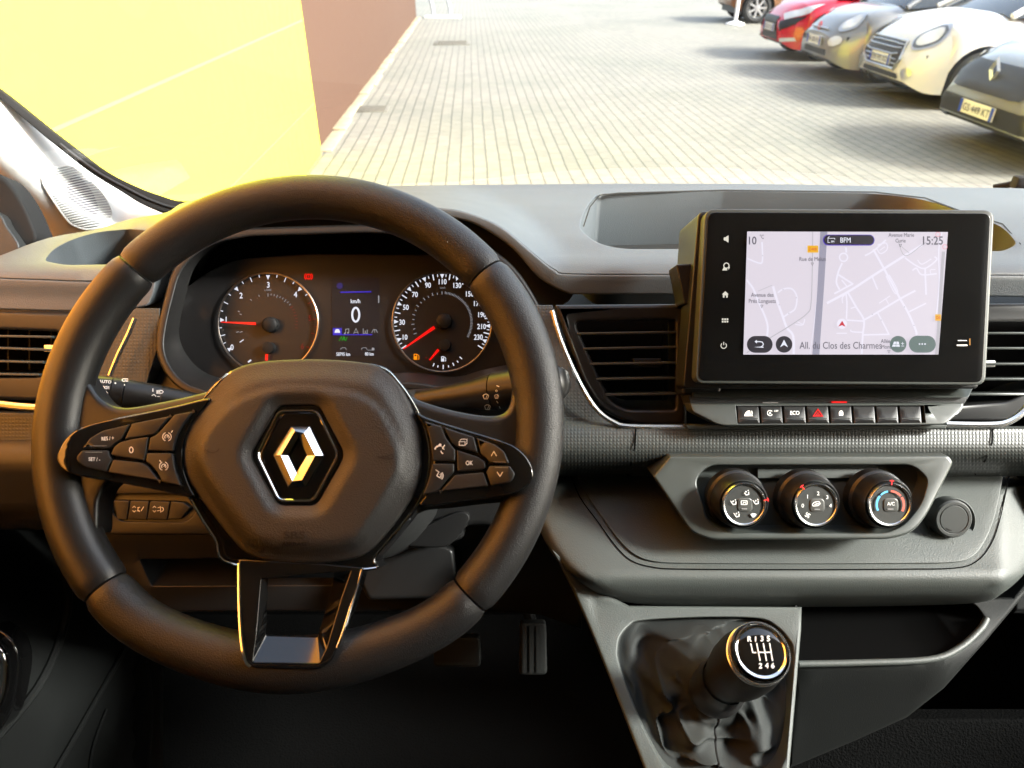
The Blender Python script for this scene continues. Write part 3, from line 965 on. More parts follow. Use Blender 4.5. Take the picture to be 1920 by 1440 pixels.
m.panel(top_loop, d_top, DASH, r=2.5, seg=3, t=.03, holes=[tray, cup], grid=16, hr=3, ht=.075, hdir=(0, .12, -1), tdir=FWD, cap=PLAST)
m.build('upper_shell', dash, ang=50)
m = MB(); m.panel(crease + lipline[::-1], lambda x, y: .6995 + .006 * sm(0, 40, line_dist(x, y, crease)), DASH, r=4, seg=4, t=.05, grid=14, tdir=FWD)
m.build('front_lip', dash, ang=60)
# thin dark gap that outlines the tray lid
m = MB(); m.line([(1094, 425), (1106, 388), (1124, 366), (1160, 362), (1357, 356.5), (1640, 360), (1735, 371), (1800, 395), (1880, 420), (1914, 458)], 2.2, lambda x, y: d_top(x, y) , RUBBER, off=-.001); m.build('tray_seam', dash)
# dark inside of the instrument hood
hood_out = cs([(240, 560), (255, 500), (290, 440), (345, 405), (450, 382), (560, 376), (700, 378), (860, 392), (930, 420), (1000, 485), (1050, 535), (1075, 552), (1050, 580), (1045, 640), (1040, 790), (900, 800), (560, 800), (300, 790), (255, 700), (280, 600)], 3)
clu_in = rp([(314, 600, 30), (340, 500, 40), (398, 455, 40), (470, 443, 10), (700, 436, 30), (860, 450, 60), (950, 500, 60), (1010, 600, 40), (1000, 690, 60), (900, 710, 60), (850, 728, 50), (760, 712, 60), (560, 740), (420, 742, 30), (338, 716, 50), (305, 660, 30)], 5)
m = MB()
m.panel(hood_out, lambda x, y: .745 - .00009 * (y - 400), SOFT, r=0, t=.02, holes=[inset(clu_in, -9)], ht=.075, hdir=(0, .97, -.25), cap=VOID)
m.build('instrument_hood', dash)
# frame around the instruments
fr_out = inset(clu_in, -16)
m = MB()
m.panel(fr_out, lambda x, y: .715 - .00009 * (y - 400), SOFT, r=5, t=.03, holes=[clu_in], hr=5, ht=.03, hdir=(0, .97, -.25), grid=None)
m.build('instrument_frame', dash, ang=50)

# ---- waffle band
P_BAND = prof([(560, .66), (790, .628), (805, .617), (840, .612), (862, .617), (880, .635), (895, .665)])
d_band = lambda x, y: P_BAND(x, y)
band_r = [(985, 572), (1036, 572)] + cs([(1040, 590), (1060, 650), (1085, 710), (1110, 757), (1135, 785), (1165, 801)], 4, closed=False) + [(1290, 803), (2900, 803), (2900, 893), (985, 893)]
m = MB(); m.panel(band_r, d_band, TEX, r=2, t=.03, grid=15); m.build('textured_trim', dash)
m = MB()
m.line([(1192, 804), (1190, 840), (1183, 870), (1177, 892)], 3.5, d_band, VOID, off=-.0012)
m.line([(1861, 804), (1860, 830), (1848, 862), (1828, 890)], 3.5, d_band, VOID, off=-.0012)
m.build('trim_seams', dash)
band_l = [(-290, 768), (75, 775), (120, 700), (206, 602), (256, 578), (300, 578), (300, 640), (262, 760), (250, 830), (-290, 826)]
m = MB(); m.panel(band_l, lambda x, y: .70, TEX, r=2, t=.03, grid=20); m.build('textured_trim', dash)

# ---- bright strips
def strip(pts, w, d, nm='chrome_strip'):
    m = MB()
    m.tube([W(x, y, d) for x, y in cs(pts, 5, closed=False)], w * .62 / F / 2 * 1.1, SATIN, 8)
    m.build(nm, dash)
strip([(1035, 582), (1046, 622), (1062, 664), (1082, 708), (1103, 746), (1124, 773), (1150, 791), (1180, 799), (1290, 800)], 9, .619)
strip([(253, 597), (240, 628), (222, 665), (206, 704)], 9, .685)
strip([(-40, 752), (20, 760), (75, 764), (120, 762)], 14, .688)
strip([(1772, 796), (1850, 797), (1885, 793), (1915, 775), (1940, 745)], 12, .615)

# ---- centre stack
P_ST = prof([(880, .668), (1000, .624), (1055, .606), (1075, .598), (1092, .597), (1115, .606), (1140, .630)])
def d_stack(x, y):
    a = max(0, 1150 - x) / 1000
    return P_ST(x, y) + .35 * a * a + .12 * (max(0, x - 1880) / 300)
st_loop = cs([(985, 880), (1000, 960), (1030, 1030), (1070, 1076), (1120, 1112), (1180, 1130), (1290, 1136), (1500, 1138), (1700, 1136), (1835, 1130), (1880, 1112), (1925, 1070), (1960, 1000), (1975, 940), (1980, 880)], 5, closed=False)
groove = lambda o_: cs([(1080 - o_, 886), (1098 - o_, 925 + o_ * .6), (1130 - o_ * .8, 972 + o_ * .6), (1163 - o_ * .8, 1016 + o_ * .7), (1190 - o_ * .6, 1040 + o_), (1222, 1052 + o_), (1280, 1056 + o_), (1500, 1057 + o_), (1700, 1056 + o_), (1790, 1054 + o_), (1825 + o_ * .5, 1042 + o_), (1848 + o_, 1012 + o_ * .6), (1866 + o_, 965), (1882 + o_, 886)], 4, closed=False)
m = MB()
m.panel(st_loop, d_stack, STACK, r=24, t=.12, grid=14, seg=6, tdir=(0, .9, -.45))
m.build('centre_stack', dash, ang=60)
m = MB()
gi = groove(0)
m.panel(gi, lambda x, y: d_stack(x, y) - .0022, STACK, r=2, t=.004, grid=16)
m.build('control_fascia', dash, ang=60)
m = MB(); m.line(groove(11), 2.2, d_stack, VOID, off=-.0006); m.build('fascia_seam', dash)

# ---- gear console below the stack
P_GC = prof([(1130, .615), (1160, .605), (1300, .56), (1440, .52), (1600, .48)])
gc = [(1035, 1030), (1110, 1100)] + [(1180, 1136), (1503, 1138), (1502, 1180), (1492, 1300), (1480, 1440), (1474, 1560), (1255, 1560), (1215, 1460), (1150, 1290), (1108, 1185), (1075, 1110)]
boot_loop = cs([(1158, 1216), (1163, 1193), (1180, 1173), (1200, 1164), (1270, 1159), (1352, 1157), (1425, 1160), (1455, 1174), (1478, 1198), (1487, 1225), (1483, 1320), (1474, 1410), (1455, 1450), (1420, 1475), (1340, 1480), (1268, 1460), (1225, 1400), (1180, 1300), (1160, 1240)], 5)
m = MB()
m.panel(gc, P_GC, STACK, r=6, t=.16, grid=18, holes=[boot_loop], hr=4, ht=.03, hdir=AX_F, tdir=(0.12, .6, -.75))
m.build('gear_console', dash, ang=50)

# ---- open cubby right of the console
cub_out = [(1488, 1120), (1900, 1120), (1945, 1060), (1975, 1000), (1990, 900), (2010, 900), (1985, 1010), (1925, 1110), (1850, 1200), (1770, 1290), (1700, 1345), (1600, 1390), (1480, 1440)]
cub_in = rp([(1495, 1130), (1825, 1130, 14), (1848, 1160, 14), (1835, 1180, 20), (1795, 1215, 30), (1740, 1236, 30), (1495, 1244)], 4)
m = MB()
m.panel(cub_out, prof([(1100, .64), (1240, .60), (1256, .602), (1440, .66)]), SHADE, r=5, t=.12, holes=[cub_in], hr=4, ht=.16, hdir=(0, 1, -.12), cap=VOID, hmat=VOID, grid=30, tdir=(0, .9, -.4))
m.build('open_cubby', dash, ang=50)
m = MB(); m.tube([W(x, y, prof([(1100, .64), (1240, .60), (1440, .57)])(x, y) - .001) for x, y in cs([(1497, 1245), (1600, 1243), (1740, 1237), (1797, 1216), (1837, 1181), (1850, 1160)], 5, closed=False)], .0028, STACK, 10)
m.build('cubby_lip', dash)  # tube in lighter plastic paints the highlight along the pocket lip

# ---- lower knee panel behind the wheel
knee = [(150, 900), (1060, 895), (1050, 1000), (1060, 1060), (1090, 1110), (1090, 1180), (1010, 1152), (860, 1146), (720, 1146), (240, 1148), (190, 1060)]
shelf = rp([(262, 1048), (735, 1044), (735, 1096), (285, 1098)], 4)
P_KN = prof([(890, .70), (1000, .685), (1040, .70), (1100, .70), (1160, .72)])
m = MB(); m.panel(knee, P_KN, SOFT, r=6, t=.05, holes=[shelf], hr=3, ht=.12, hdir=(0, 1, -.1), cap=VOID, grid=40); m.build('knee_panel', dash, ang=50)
m = MB(); m.panel([(170, 905), (450, 905), (450, 1003), (182, 1003)], .686, SOFT, r=5, t=.01,
                  holes=[rp([(201, 926, 10), (372, 926, 10), (372, 955, 4), (352, 980, 14), (225, 978, 14), (203, 950, 8)])], hr=2, ht=.012, hdir=FWD, cap=BLACK)
m.build('switch_surround', dash, ang=50)
# steering column cover and the pieces glimpsed below it
m = MB(); m.panel(cs([(690, 960), (780, 915), (900, 905), (1010, 905), (1010, 960), (985, 990), (880, 985), (865, 1010), (800, 1024), (720, 1024)], 4), .655, SOFT, r=12, t=.06, grid=25)
m.build('column_cover', dash, ang=60)
m = MB(); m.panel(rp([(640, 1010, 10), (780, 1005, 10), (850, 1030, 8), (862, 1120, 10), (690, 1125, 10)]), .675, SOFT, r=8, t=.02); m.build('column_bracket', dash, ang=60)
m = MB(); m.panel(cs([(735, 1016), (790, 990), (860, 960), (880, 975), (845, 1020), (800, 1026)], 4), .645, BLACK, r=3, t=.02); m.build('adjuster_lever', dash, ang=60)
# ---- lower left corner of the dashboard
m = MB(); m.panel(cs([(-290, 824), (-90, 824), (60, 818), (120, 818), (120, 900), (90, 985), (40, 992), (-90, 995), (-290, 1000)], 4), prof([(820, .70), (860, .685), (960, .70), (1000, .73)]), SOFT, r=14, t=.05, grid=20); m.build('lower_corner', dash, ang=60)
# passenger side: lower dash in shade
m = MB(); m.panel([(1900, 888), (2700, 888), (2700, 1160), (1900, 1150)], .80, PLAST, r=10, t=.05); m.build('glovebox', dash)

# ---- light pillar with tweeter
pil = thing('pillar_trim', 'pale windscreen pillar trim with ribbed speaker grille, left of the dash', 'pillar trim', (-.6, .95, 1.3))
edge = [(-60, 138), (0, 182), (83, 252), (146, 303), (187, 332), (229, 357), (271, 382), (312, 399), (345, 410)]
ed = cs(edge, 4, closed=False)
pl_loop = ed + cs([(300, 440), (180, 450), (60, 470), (-30, 500), (-100, 420), (-120, 250)], 4, closed=False)
def d_pil(x, y):
    al = (x * .80 + y * .6)                      # along the pillar, away from the eye
    base = .86 + .00042 * max(-50, min(430, al))
    ds = dist_to((x, y), ed) if True else 0
    return base - .035 * sin(min(1, ds / 110) * pi * .5) + .10 * max(0, (ds - 75) / 120) ** 1.5
m = MB(); m.panel(pl_loop, d_pil, PILLAR, r=3, t=.03, grid=14); m.build('trim_panel', pil, ang=60)
tw = cs([(79, 337), (94, 319), (125, 311), (148, 320), (177, 345), (200, 375), (210, 404), (190, 424), (165, 430), (143, 424), (128, 414), (104, 382)], 5)
m = MB(); m.panel(tw, lambda x, y: d_pil(x, y) - .001, mat('grille_base', (.36, .37, .38), .7), r=2, t=.002, grid=12)
speak = cs([(127, 345), (140, 328), (158, 340), (176, 365), (185, 392), (178, 402), (160, 396), (140, 382), (128, 368)], 4)
m.panel(speak, lambda x, y: d_pil(x, y) - .0014, mat('speaker_mesh', (.10, .095, .12), .7), r=1, t=.002, grid=12)
m.build('speaker_backing', pil)
m = MB(); 
for k in range(30):
    y0 = 305 + 4.9 * k
    seg = [(x, y0 - .20 * (x - 150) + .0009 * (x - 150) ** 2) for x in range(70, 222, 3)]
    seg = [q for q in seg if inside(q, tw)]
    if len(seg) > 2: m.tube([W(x, y, d_pil(x, y) - .0025) for x, y in seg], .0009, PILLAR, 6)
m.tube([W(x, y, d_pil(x, y) - .002) for x, y in tw], .0014, PILLAR, 6, closed=True)
m.build('speaker_ribs', pil)
# black seal between pillar and screen
seal_o = [(-60, 125), (0, 168), (83, 235), (129, 270), (187, 314), (250, 347), (302, 367), (344, 377), (420, 372)]
m = MB()
a_ = cs(seal_o, 4, closed=False); b_ = cs([(-60, 141), (0, 185), (83, 255), (146, 306), (187, 335), (229, 360), (271, 385), (330, 402), (420, 400)], 4, closed=False)
dS = lambda x, y: .90 + .00030 * max(0, min(430, x))
m.panel(a_ + b_[::-1], dS, RUBBER, r=3, t=.02)
m.build('windscreen_seal', pil, ang=60)
m = MB(); mid = [((p[0] + q[0]) / 2, (p[1] * .45 + q[1] * .55)) for p, q in zip(a_, b_)]
m.tube([W(x, y, dS(x, y) - .001) for x, y in mid[10:]], .0022, SOFT, 8); m.build('seal_bead', pil)

# ---- driver's door, seen past the wheel
door = thing('driver_door', 'dark driver door panel at the left edge, with chrome pull handle', 'door', (XL, .5, .5))
m = MB(); m.panel(cs([(-120, 300), (-30, 318), (8, 332), (38, 368), (60, 412), (70, 452), (30, 470), (-20, 500), (-120, 520)], 4), .86, RUBBER, r=10, t=.03); m.build('door_seal', door, ang=60)
m = MB(); m.panel(cs([(-120, 370), (-10, 395), (15, 425), (38, 462), (20, 480), (-30, 505), (-120, 510)], 4), .845, PLAST, r=6, t=.03); m.build('door_top', door, ang=60)
pd = plane(Vector((XL + .05, 0, 1)), (1, -.12, .1))
def d_door(x, y):
    return min(pd(min(x, 250), y), 1.25)
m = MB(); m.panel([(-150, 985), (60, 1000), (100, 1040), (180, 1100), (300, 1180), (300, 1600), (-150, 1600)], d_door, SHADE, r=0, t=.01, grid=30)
m.build('door_panel', door, ang=60)
m = MB()
for pts, w_, mt in (([(120, 1045), (125, 1150), (70, 1290), (-60, 1440)], 9, SHADE), ([(250, 1190), (170, 1330), (90, 1470)], 6, SHADE), ([(275, 1240), (285, 1330), (275, 1480)], 3, SHADE), ([(200, 1330), (175, 1400), (165, 1470)], 3, SHADE)):
    m.tube([W(x, y, d_door(x, y) - .004) for x, y in cs(pts, 6, closed=False)], w_ / F * .8 , mt, 8)
m.build('door_ridges', door)
m = MB(); m.panel(cs([(-60, 1175), (10, 1185), (36, 1225), (34, 1280), (14, 1350), (-40, 1390)], 5), lambda x, y: d_door(0, y) - .012, GLOSS, r=6, t=.02); m.build('handle_recess', door, ang=60)
m = MB(); m.tube([W(x, y, d_door(0, y) - .022) for x, y in cs([(-14, 1205), (4, 1225), (9, 1260), (4, 1305), (-16, 1350)], 6, closed=False)], .0042, CHROME, 10); m.build('pull_handle', door)

# ---- pedals
for nm, lab, x0, x1, y0, y1, tl, cat in (('accelerator_pedal', 'long ribbed accelerator pedal in the dark footwell, right of the brake', 975, 1024, 1168, 1265, 6, 'pedal'),
                                      ('brake_pedal', 'wide brake pedal deep in the dark footwell under the steering wheel', 815, 900, 1195, 1250, 3, 'pedal')):
    t = thing(nm, lab, cat, W((x0 + x1) / 2, y1, .95))
    m = MB(); m.panel(rp([(x0, y0, 8), (x1, y0, 8), (x1 + 2, y1, 10), (x0 - 2, y1, 10)]), .95, SHADE, r=4, t=.015); m.build('pedal_plate', t)
    m = MB()
    if nm[0] == 'a':
        for k in range(3):
            x = x0 + 10 + k * 13; m.line([(x, y0 + 5), (x, y1 - 5)], 6, .947, SHADE)
    else:
        for k in range(3):
            y = y0 + 12 + k * 15; m.line([(x0 + 8, y), (x1 - 8, y)], 6, .947, SHADE)
    m.build('grip_ribs', t)
    m = MB(); m.tube([W((x0 + x1) / 2, y0 + 10, .965), W((x0 + x1) / 2 - 20, y0 - 60, 1.02)], .008, BLACK, 8); m.build('pedal_arm', t)

# dark cup under the dash: footwell lining
fw = thing('footwell', 'black carpeted footwell below the dashboard', 'footwell', (0.2, .9, .6))
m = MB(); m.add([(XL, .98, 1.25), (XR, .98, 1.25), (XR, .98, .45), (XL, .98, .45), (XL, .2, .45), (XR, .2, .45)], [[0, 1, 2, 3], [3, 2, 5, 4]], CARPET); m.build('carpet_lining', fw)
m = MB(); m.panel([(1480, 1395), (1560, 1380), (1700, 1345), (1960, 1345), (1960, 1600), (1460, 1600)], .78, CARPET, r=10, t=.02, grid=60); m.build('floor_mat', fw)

wip = thing('wiper_arm', 'black wiper arm end at the far right foot of the windscreen', 'wiper', (1.0, 1.2, 1.25))
m = MB(); m.tube([W(1862, 352, 1.30), W(1905, 344, 1.28), W(2000, 338, 1.25)], .006, RUBBER, 8); m.build('arm', wip)
m = MB(); m.box(W(1916, 342, 1.27), (.03, .02, .022), RUBBER, bev=.004); m.build('pivot_cap', wip)
PLAST2 = mat('socket_plastic', (0.03, 0.032, 0.03), 0.5)
# ================================================================ AIR VENTS
def vent(label, loop, frame, d, slats, tab, loc, tabmat=SOFT, xs=(None, None), depth=.05, vert=()):
    t = thing('air_vent', label, 'air vent', W(*loc, d), 'dashboard air vents')
    m = MB(); m.panel(frame, d, SOFT, r=7, t=.02, holes=[loop], hr=7, ht=.03, hdir=FWD, seg=4); m.build('vent_frame', t, ang=60)
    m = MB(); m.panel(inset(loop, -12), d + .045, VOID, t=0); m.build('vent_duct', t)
    for x, y0, y1 in vert:
        m = MB(); m.line([(x, y0), (x, y1)], 3, d + .03, BLACK); m.build('rear_vane', t)
    for (xa, ya, xb, yb) in slats:
        m = MB()
        dd = d + .008
        for k in range(1):
            A, B = W(xa, ya, dd), W(xb, yb, dd)
            mid = (A + B) / 2; X = (B - A).normalized(); Yv = Vector((0, .88, -.47)); Yv = (Yv - X * X.dot(Yv)).normalized(); Z = X.cross(Yv)
            m.box(mid, ((B - A).length, .018, .0024), BEZ, bev=.0010, ax=(X, Yv, Z))  # lighter plastic than the frame, painting in the highlight on slat edges
        m.build('slat', t)
    if tab:
        x0, x1, y0, y1 = tab
        m = MB(); m.panel(rp([(x0, y0), (x1, y0), (x1, y1), (x0, y1)], 2), d + .002, tabmat, r=2, t=.014); m.build('thumb_tab', t)
    return t
vent('middle air vent with five thin slats between steering wheel and screen',
     rp([(1077, 603, 16), (1266, 600, 6), (1266, 768, 6), (1172, 768, 26), (1143, 750, 26)], n=6),
     rp([(1040, 572, 4), (1287, 570, 3), (1287, 798, 3), (1185, 797, 50), (1122, 764, 45), (1094, 716, 30)], n=6), .640,
     [(1080, 626, 1264, 623), (1092, 654, 1264, 651), (1104, 682, 1264, 680), (1116, 710, 1264, 708), (1132, 739, 1264, 737)],
     (1187, 1240, 672, 688), (1160, 780), vert=[(1243, 610, 760)])
vent('left air vent cut off by the left photo edge, bright thumb tab',
     rp([(-120, 612), (113, 622, 12), (96, 668, 6), (80, 706, 14), (-120, 708)], n=6),
     rp([(-140, 582), (138, 588, 10), (128, 640, 10), (80, 752, 20), (-140, 742)], n=6), .700,
     [(-118, 628, 108, 632), (-118, 648, 104, 656), (-118, 674, 92, 679), (-118, 699, 84, 702)],
     (82, 106, 646, 660), (60, 740), tabmat=SATIN, vert=[(15, 615, 705), (55, 618, 705), (96, 618, 660)])
vent('right air vent behind the touchscreen, cut off by the right photo edge',
     rp([(1780, 604), (2100, 604), (2100, 700, 10), (1915, 738, 30), (1890, 752, 20), (1780, 762)], n=6),
     rp([(1770, 570), (2140, 568), (2140, 720, 10), (1948, 760, 40), (1895, 790, 30), (1770, 792)], n=6), .655,
     [(1785, 625, 2080, 625), (1785, 653, 2070, 653), (1785, 682, 2060, 682), (1785, 710, 2020, 710), (1785, 738, 1912, 738)],
     (1848, 1866, 676, 688), (1850, 780), tabmat=WHITE)

# ================================================================ TOUCHSCREEN
scr = thing('touchscreen', 'landscape touchscreen with lit street map in a black glass frame', 'screen', W(1580, 725, .60))
dQ = .585
TL, TR, BR, BL = (1321, 388), (1865, 391.5), (1848, 723), (1302, 719)
m = MB()
m.panel(rp([(TL[0] - 12, TL[1] + 8, 14), (TR[0] - 30, TR[1] + 6, 10), (BR[0] - 14, BR[1] + 6, 10), (BL[0] - 22, BL[1] + 10, 12)]), dQ + .014, SOFT, r=4, t=.03)
m.panel(rp([(1300, 404, 14), (1360, 400, 10), (1352, 740, 10), (1278, 740, 6)]), dQ + .03, SOFT, r=6, t=.05)
m.build('housing', scr, ang=50)
m = MB()
m.panel(rp([(1322, 392, 20), (1864, 394, 20), (1847, 722, 18), (1303, 719, 18)], n=7), dQ, BEZ, r=2.5, t=.014); m.build('metal_frame', scr, ang=50)
m = MB()
m.panel(rp([(1328, 398, 15), (1858, 400, 15), (1842, 716.5, 14), (1309.5, 713.5, 14)], n=7), dQ - .0006, GLASSB, r=1, t=.003); m.build('glass', scr, ang=50)
bracket = MB(); bracket.panel(rp([(1268, 496), (1302, 494), (1300, 570), (1283, 570)], 2), .61, SOFT, r=3, t=.03); bracket.build('side_bracket', scr)
# soft keys beside the picture
zs = dQ - .0011
k_ = MB()
k_.fill([(1357, 445), (1360, 445), (1366, 441), (1366, 455), (1360, 451), (1357, 451)], zs, E_KEY)
k_.line(circ(1362, 498, 5, 12), 1.8, zs, E_KEY, closed=True); k_.fill([(1354, 507), (1357, 501), (1362, 502), (1364, 507)], zs, E_KEY); k_.line([(1366, 505), (1368, 500)], 1.5, zs, E_KEY)
k_.fill([(1353.5, 552), (1360, 546), (1366.5, 552), (1364.5, 552), (1364.5, 558), (1361.5, 558), (1361.5, 554), (1358.5, 554), (1358.5, 558), (1355.5, 558), (1355.5, 552)], zs, E_KEY)
for i in range(3):
    for j in range(2):
        x, y = 1353.5 + i * 4.4, 597 + j * 4.4
        k_.fill([(x, y), (x + 3.2, y), (x + 3.2, y + 3.2), (x, y + 3.2)], zs, E_KEY)
k_.line(arcp(1357, 648, 5.2, 130, 410, 16), 1.5, zs, E_KEY); k_.line([(1357, 641), (1357, 647)], 1.5, zs, E_KEY)
k_.build('touch_keys', scr)
# usb socket
m = MB(); m.panel(rp([(1792, 634), (1820, 634), (1820, 648), (1792, 648)], 2), dQ - .0004, BLACK, r=1, t=.002)
m.fill([(1794, 646.2), (1814, 646.2), (1814, 648.6), (1794, 648.6)], dQ - .0016, WHITE)
m.line([(1796, 638.5), (1813, 638.5)], 1.4, dQ - .0016, WHITE); m.line([(1818.5, 635), (1818.5, 647)], 2, dQ - .0016, mat('copper', (.5, .25, .08), .3, metal=1))
m.build('usb_socket', scr)
# the picture
D = MB()
q0 = [(1401, 434), (1777.5, 435), (1759.5, 664.8), (1393.7, 664.8)]
z0 = dQ - .0012; st = -.00022
D.fill(q0, z0, MAPB); D.build('display', scr)
clipq = q0
def cl(pts):
    return [q for q in pts if inside(q, clipq)]
mp = MB()
M = lambda x, y: (1400 + x / 5.053, 430 + y / 5.053)
def road(pts, w, mt=MAPW, lv=1, sp=True):
    p = [M(*q) for q in pts]
    if sp and len(p) > 2: p = cs(p, 5, closed=False)
    p = dens(p, 3)[:-1] if False else p
    # resample and keep what lies on the picture
    r = []
    for a, b_ in zip(p, p[1:]):
        n = max(1, int(hypot(b_[0] - a[0], b_[1] - a[1]) / 2))
        r += [(a[0] + (b_[0] - a[0]) * i / n, a[1] + (b_[1] - a[1]) * i / n) for i in range(n)]
    r.append(p[-1]); r = cl(r)
    if len(r) > 1: mp.line(r, w / 5.053, z0, mt, off=st * lv)
for pts, w in (([(760, 700), (980, 580), (1180, 450), (1480, 260), (1660, 150)], 22), ([(1200, 190), (1300, 370), (1450, 650), (1530, 790), (1600, 950), (1610, 1000)], 20),
               ([(940, 170), (945, 220)], 16), ([(905, 320), (870, 400), (850, 500), (880, 570)], 16), ([(870, 430), (1010, 520)], 16), ([(900, 480), (950, 540)], 12),
               ([(960, 600), (1040, 740), (1110, 860), (1100, 1000), (1090, 1180)], 18), ([(1110, 860), (1250, 780), (1450, 660), (1600, 580)], 18), ([(1190, 450), (1240, 570)], 14),
               ([(1540, 780), (1700, 700)], 14), ([(1240, 790), (1300, 900), (1350, 1000)], 14), ([(945, 860), (1110, 870)], 14), ([(985, 950), (1000, 970), (1100, 975)], 12), ([(1100, 1000), (1350, 995)], 14),
               ([(850, 985), (950, 985)], 10), ([(940, 600), (950, 700), (945, 850)], 14), ([(910, 700), (905, 650), (930, 620)], 10), ([(985, 750), (1030, 735)], 10),
               ([(0, 480), (60, 560), (110, 680), (195, 890), (190, 1040)], 18), ([(250, 540), (290, 680), (340, 820), (380, 930), (440, 1010), (445, 1180)], 22),
               ([(295, 600), (350, 565), (430, 565), (475, 640), (460, 750), (400, 795), (350, 830)], 14), ([(460, 900), (530, 905), (550, 850)], 10), ([(5, 275), (120, 320), (150, 290), (145, 120)], 14),
               ([(1120, 250), (1200, 205), (1320, 100)], 14), ([(1230, 180), (1270, 230), (1330, 190), (1320, 130), (1240, 150)], 10), ([(1260, 200), (1310, 165)], 8),
               ([(1500, 270), (1600, 340), (1690, 370), (1800, 290), (1780, 260)], 14), ([(1570, 390), (1610, 370), (1660, 430), (1800, 420)], 14), ([(1690, 370), (1695, 500), (1700, 620)], 16), ([(1620, 290), (1660, 330), (1750, 280)], 10),
               ([(1745, 420), (1740, 385), (1790, 380)], 8), ([(1320, 440), (1400, 600), (1430, 580), (1350, 430)], 10), ([(1255, 700), (1360, 630)], 10), ([(1320, 660), (1345, 710)], 8),
               ([(1850, 30), (1820, 200), (1825, 500), (1800, 800)], 12), ([(830, 610), (960, 540), (1000, 520)], 16), ([(690, 400), (650, 800), (600, 1180)], 6), ([(540, 905), (470, 870)], 8)):
    road(pts, w)
road([(625, 25), (622, 340), (610, 700), (570, 800), (400, 920), (220, 1030), (0, 1170)], 9, MAPG, 2)
road([(110, 585), (240, 530)], 5, MAPG, 2); road([(1430, 90), (1500, 250), (1660, 150), (1700, 125)], 7, MAPG, 2); road([(1450, 150), (1540, 225)], 6, MAPG, 2)
road([(1865, 210), (1845, 480), (1830, 760), (1800, 1185)], 30, MAPG, 2, sp=False)
mp.fill([q for q in (M(697, 22), M(765, 22), M(735, 520), M(688, 1186), M(622, 1186), M(668, 600))], z0, MAPR, off=st * 3)
mp.line(circ(*M(918, 265), 7.6, 20), 2.6, z0, MAPW, off=st, closed=True)
for x, y in ((150, 250), (345, 570), (470, 648), (308, 715), (400, 795), (1190, 805), (1275, 860), (1495, 735), (1585, 910)):
    mp.fill(circ(*M(x, y), 1.1, 8), z0, MAPG, off=st * 4)
mp.build('map_roads', scr)
tx = MB()
def T(s, x, y, h, mt=MAPT, al='c', sx=.86, bold=.12):
    tx.text(s, *M(x, y), h / 5.053, z0, mt, off=st * 6, al=al, sx=sx, bold=bold)
T('10', 22, 105, 74, al='l', bold=.3); T('\u00b0C', 125, 70, 38, al='l', sx=.7)
tx.build('temperature_reading', scr); tx = MB()
T('15:25', 1765, 105, 78, sx=.86, bold=.3)
tx.build('clock_reading', scr); tx = MB()
T('All. du Clos des Charmes', 890, 1098, 66, sx=.80)
tx.build('street_name', scr); tx = MB()
T('Rue de Melun', 625, 280, 38, sx=.84); tx.build('street_name', scr); tx = MB(); T('Avenue des', 148, 620, 38, sx=.84); tx.build('street_name', scr); tx = MB(); T('Pr\u00e9s Longuets', 148, 678, 38, sx=.84); tx.build('street_name', scr); tx = MB()
T('Avenue Marie', 1465, 52, 36, sx=.84); tx.build('street_name', scr); tx = MB(); T('Curie', 1458, 106, 36, sx=.84); tx.build('street_name', scr); tx = MB(); T('All\u00e9e', 1315, 1058, 36, sx=.84); tx.build('street_name', scr); tx = MB(); T('Mont', 1322, 1112, 36, sx=.84); tx.build('street_name', scr); tx = MB()
for x, y in ((622, 328), (143, 728), (1456, 152), (1348, 1158)):
    a = M(x, y); tx.line([(a[0] - 2.4, a[1] - 2), (a[0] + 2.4, a[1] - 2), (a[0], a[1] + 3)], .8, z0, MAPT, off=st * 6, closed=True)
    tx.build('name_pin', scr); tx = MB()
for (x, y, w_, h_, s) in ((627, 187, 102, 66, 'D408'), (1814, 836, 56, 60, 'D8')):
    tx.fill([M(x - w_ / 2, y - h_ / 2), M(x + w_ / 2, y - h_ / 2), M(x + w_ / 2, y + h_ / 2), M(x - w_ / 2, y + h_ / 2)], z0, MAPO, off=st * 5)
    tx.text(s, *M(x, y), 5.6, z0, MAPA, off=st * 7, sx=.8)
    tx.build('road_number', scr); tx = MB()
for x, y in ((1812, 48), (1878, 165)):
    tx.line(circ(*M(x, y), 4.2, 16), 1.2, z0, MAPP, off=st * 5, closed=True)
    tx.build('road_sign_mark', scr); tx = MB()
def uib(nm):
    global ui
    ui.build(nm, scr); ui = MB()
ui = MB()
def pill(x0, y0, x1, y1, mt, lv):
    r = (y1 - y0) / 2
    p = [(x1 - r + r * cos(a), y0 + r + r * sin(a)) for a in [-pi / 2 + pi * k / 14 for k in range(15)]] + [(x0 + r + r * cos(a), y0 + r + r * sin(a)) for a in [pi / 2 + pi * k / 14 for k in range(15)]]
    ui.fill([M(*q) for q in p], z0, mt, off=st * lv)
pill(722, 50, 1212, 154, MAPV, 8); pill(732, 56, 1204, 144, MAPK, 9)
ui.text('BFM', *M(936, 101), 9.6, z0, E_WHITE, off=st * 11, sx=.84, bold=.15)
ui.line([M(835, 85), M(770, 85), M(770, 125), M(790, 125)], 1, z0, E_WHITE, off=st * 10); ui.line([M(768, 82), M(785, 66)], 1, z0, E_WHITE, off=st * 10); ui.line([M(835, 85), M(835, 98)], 1, z0, E_WHITE, off=st * 10)
ui.text('FM', *M(815, 116), 4, z0, E_WHITE, off=st * 10, sx=.9, bold=.1)
uib('radio_label')
pill(2, 1010, 246, 1170, MAPK, 8)
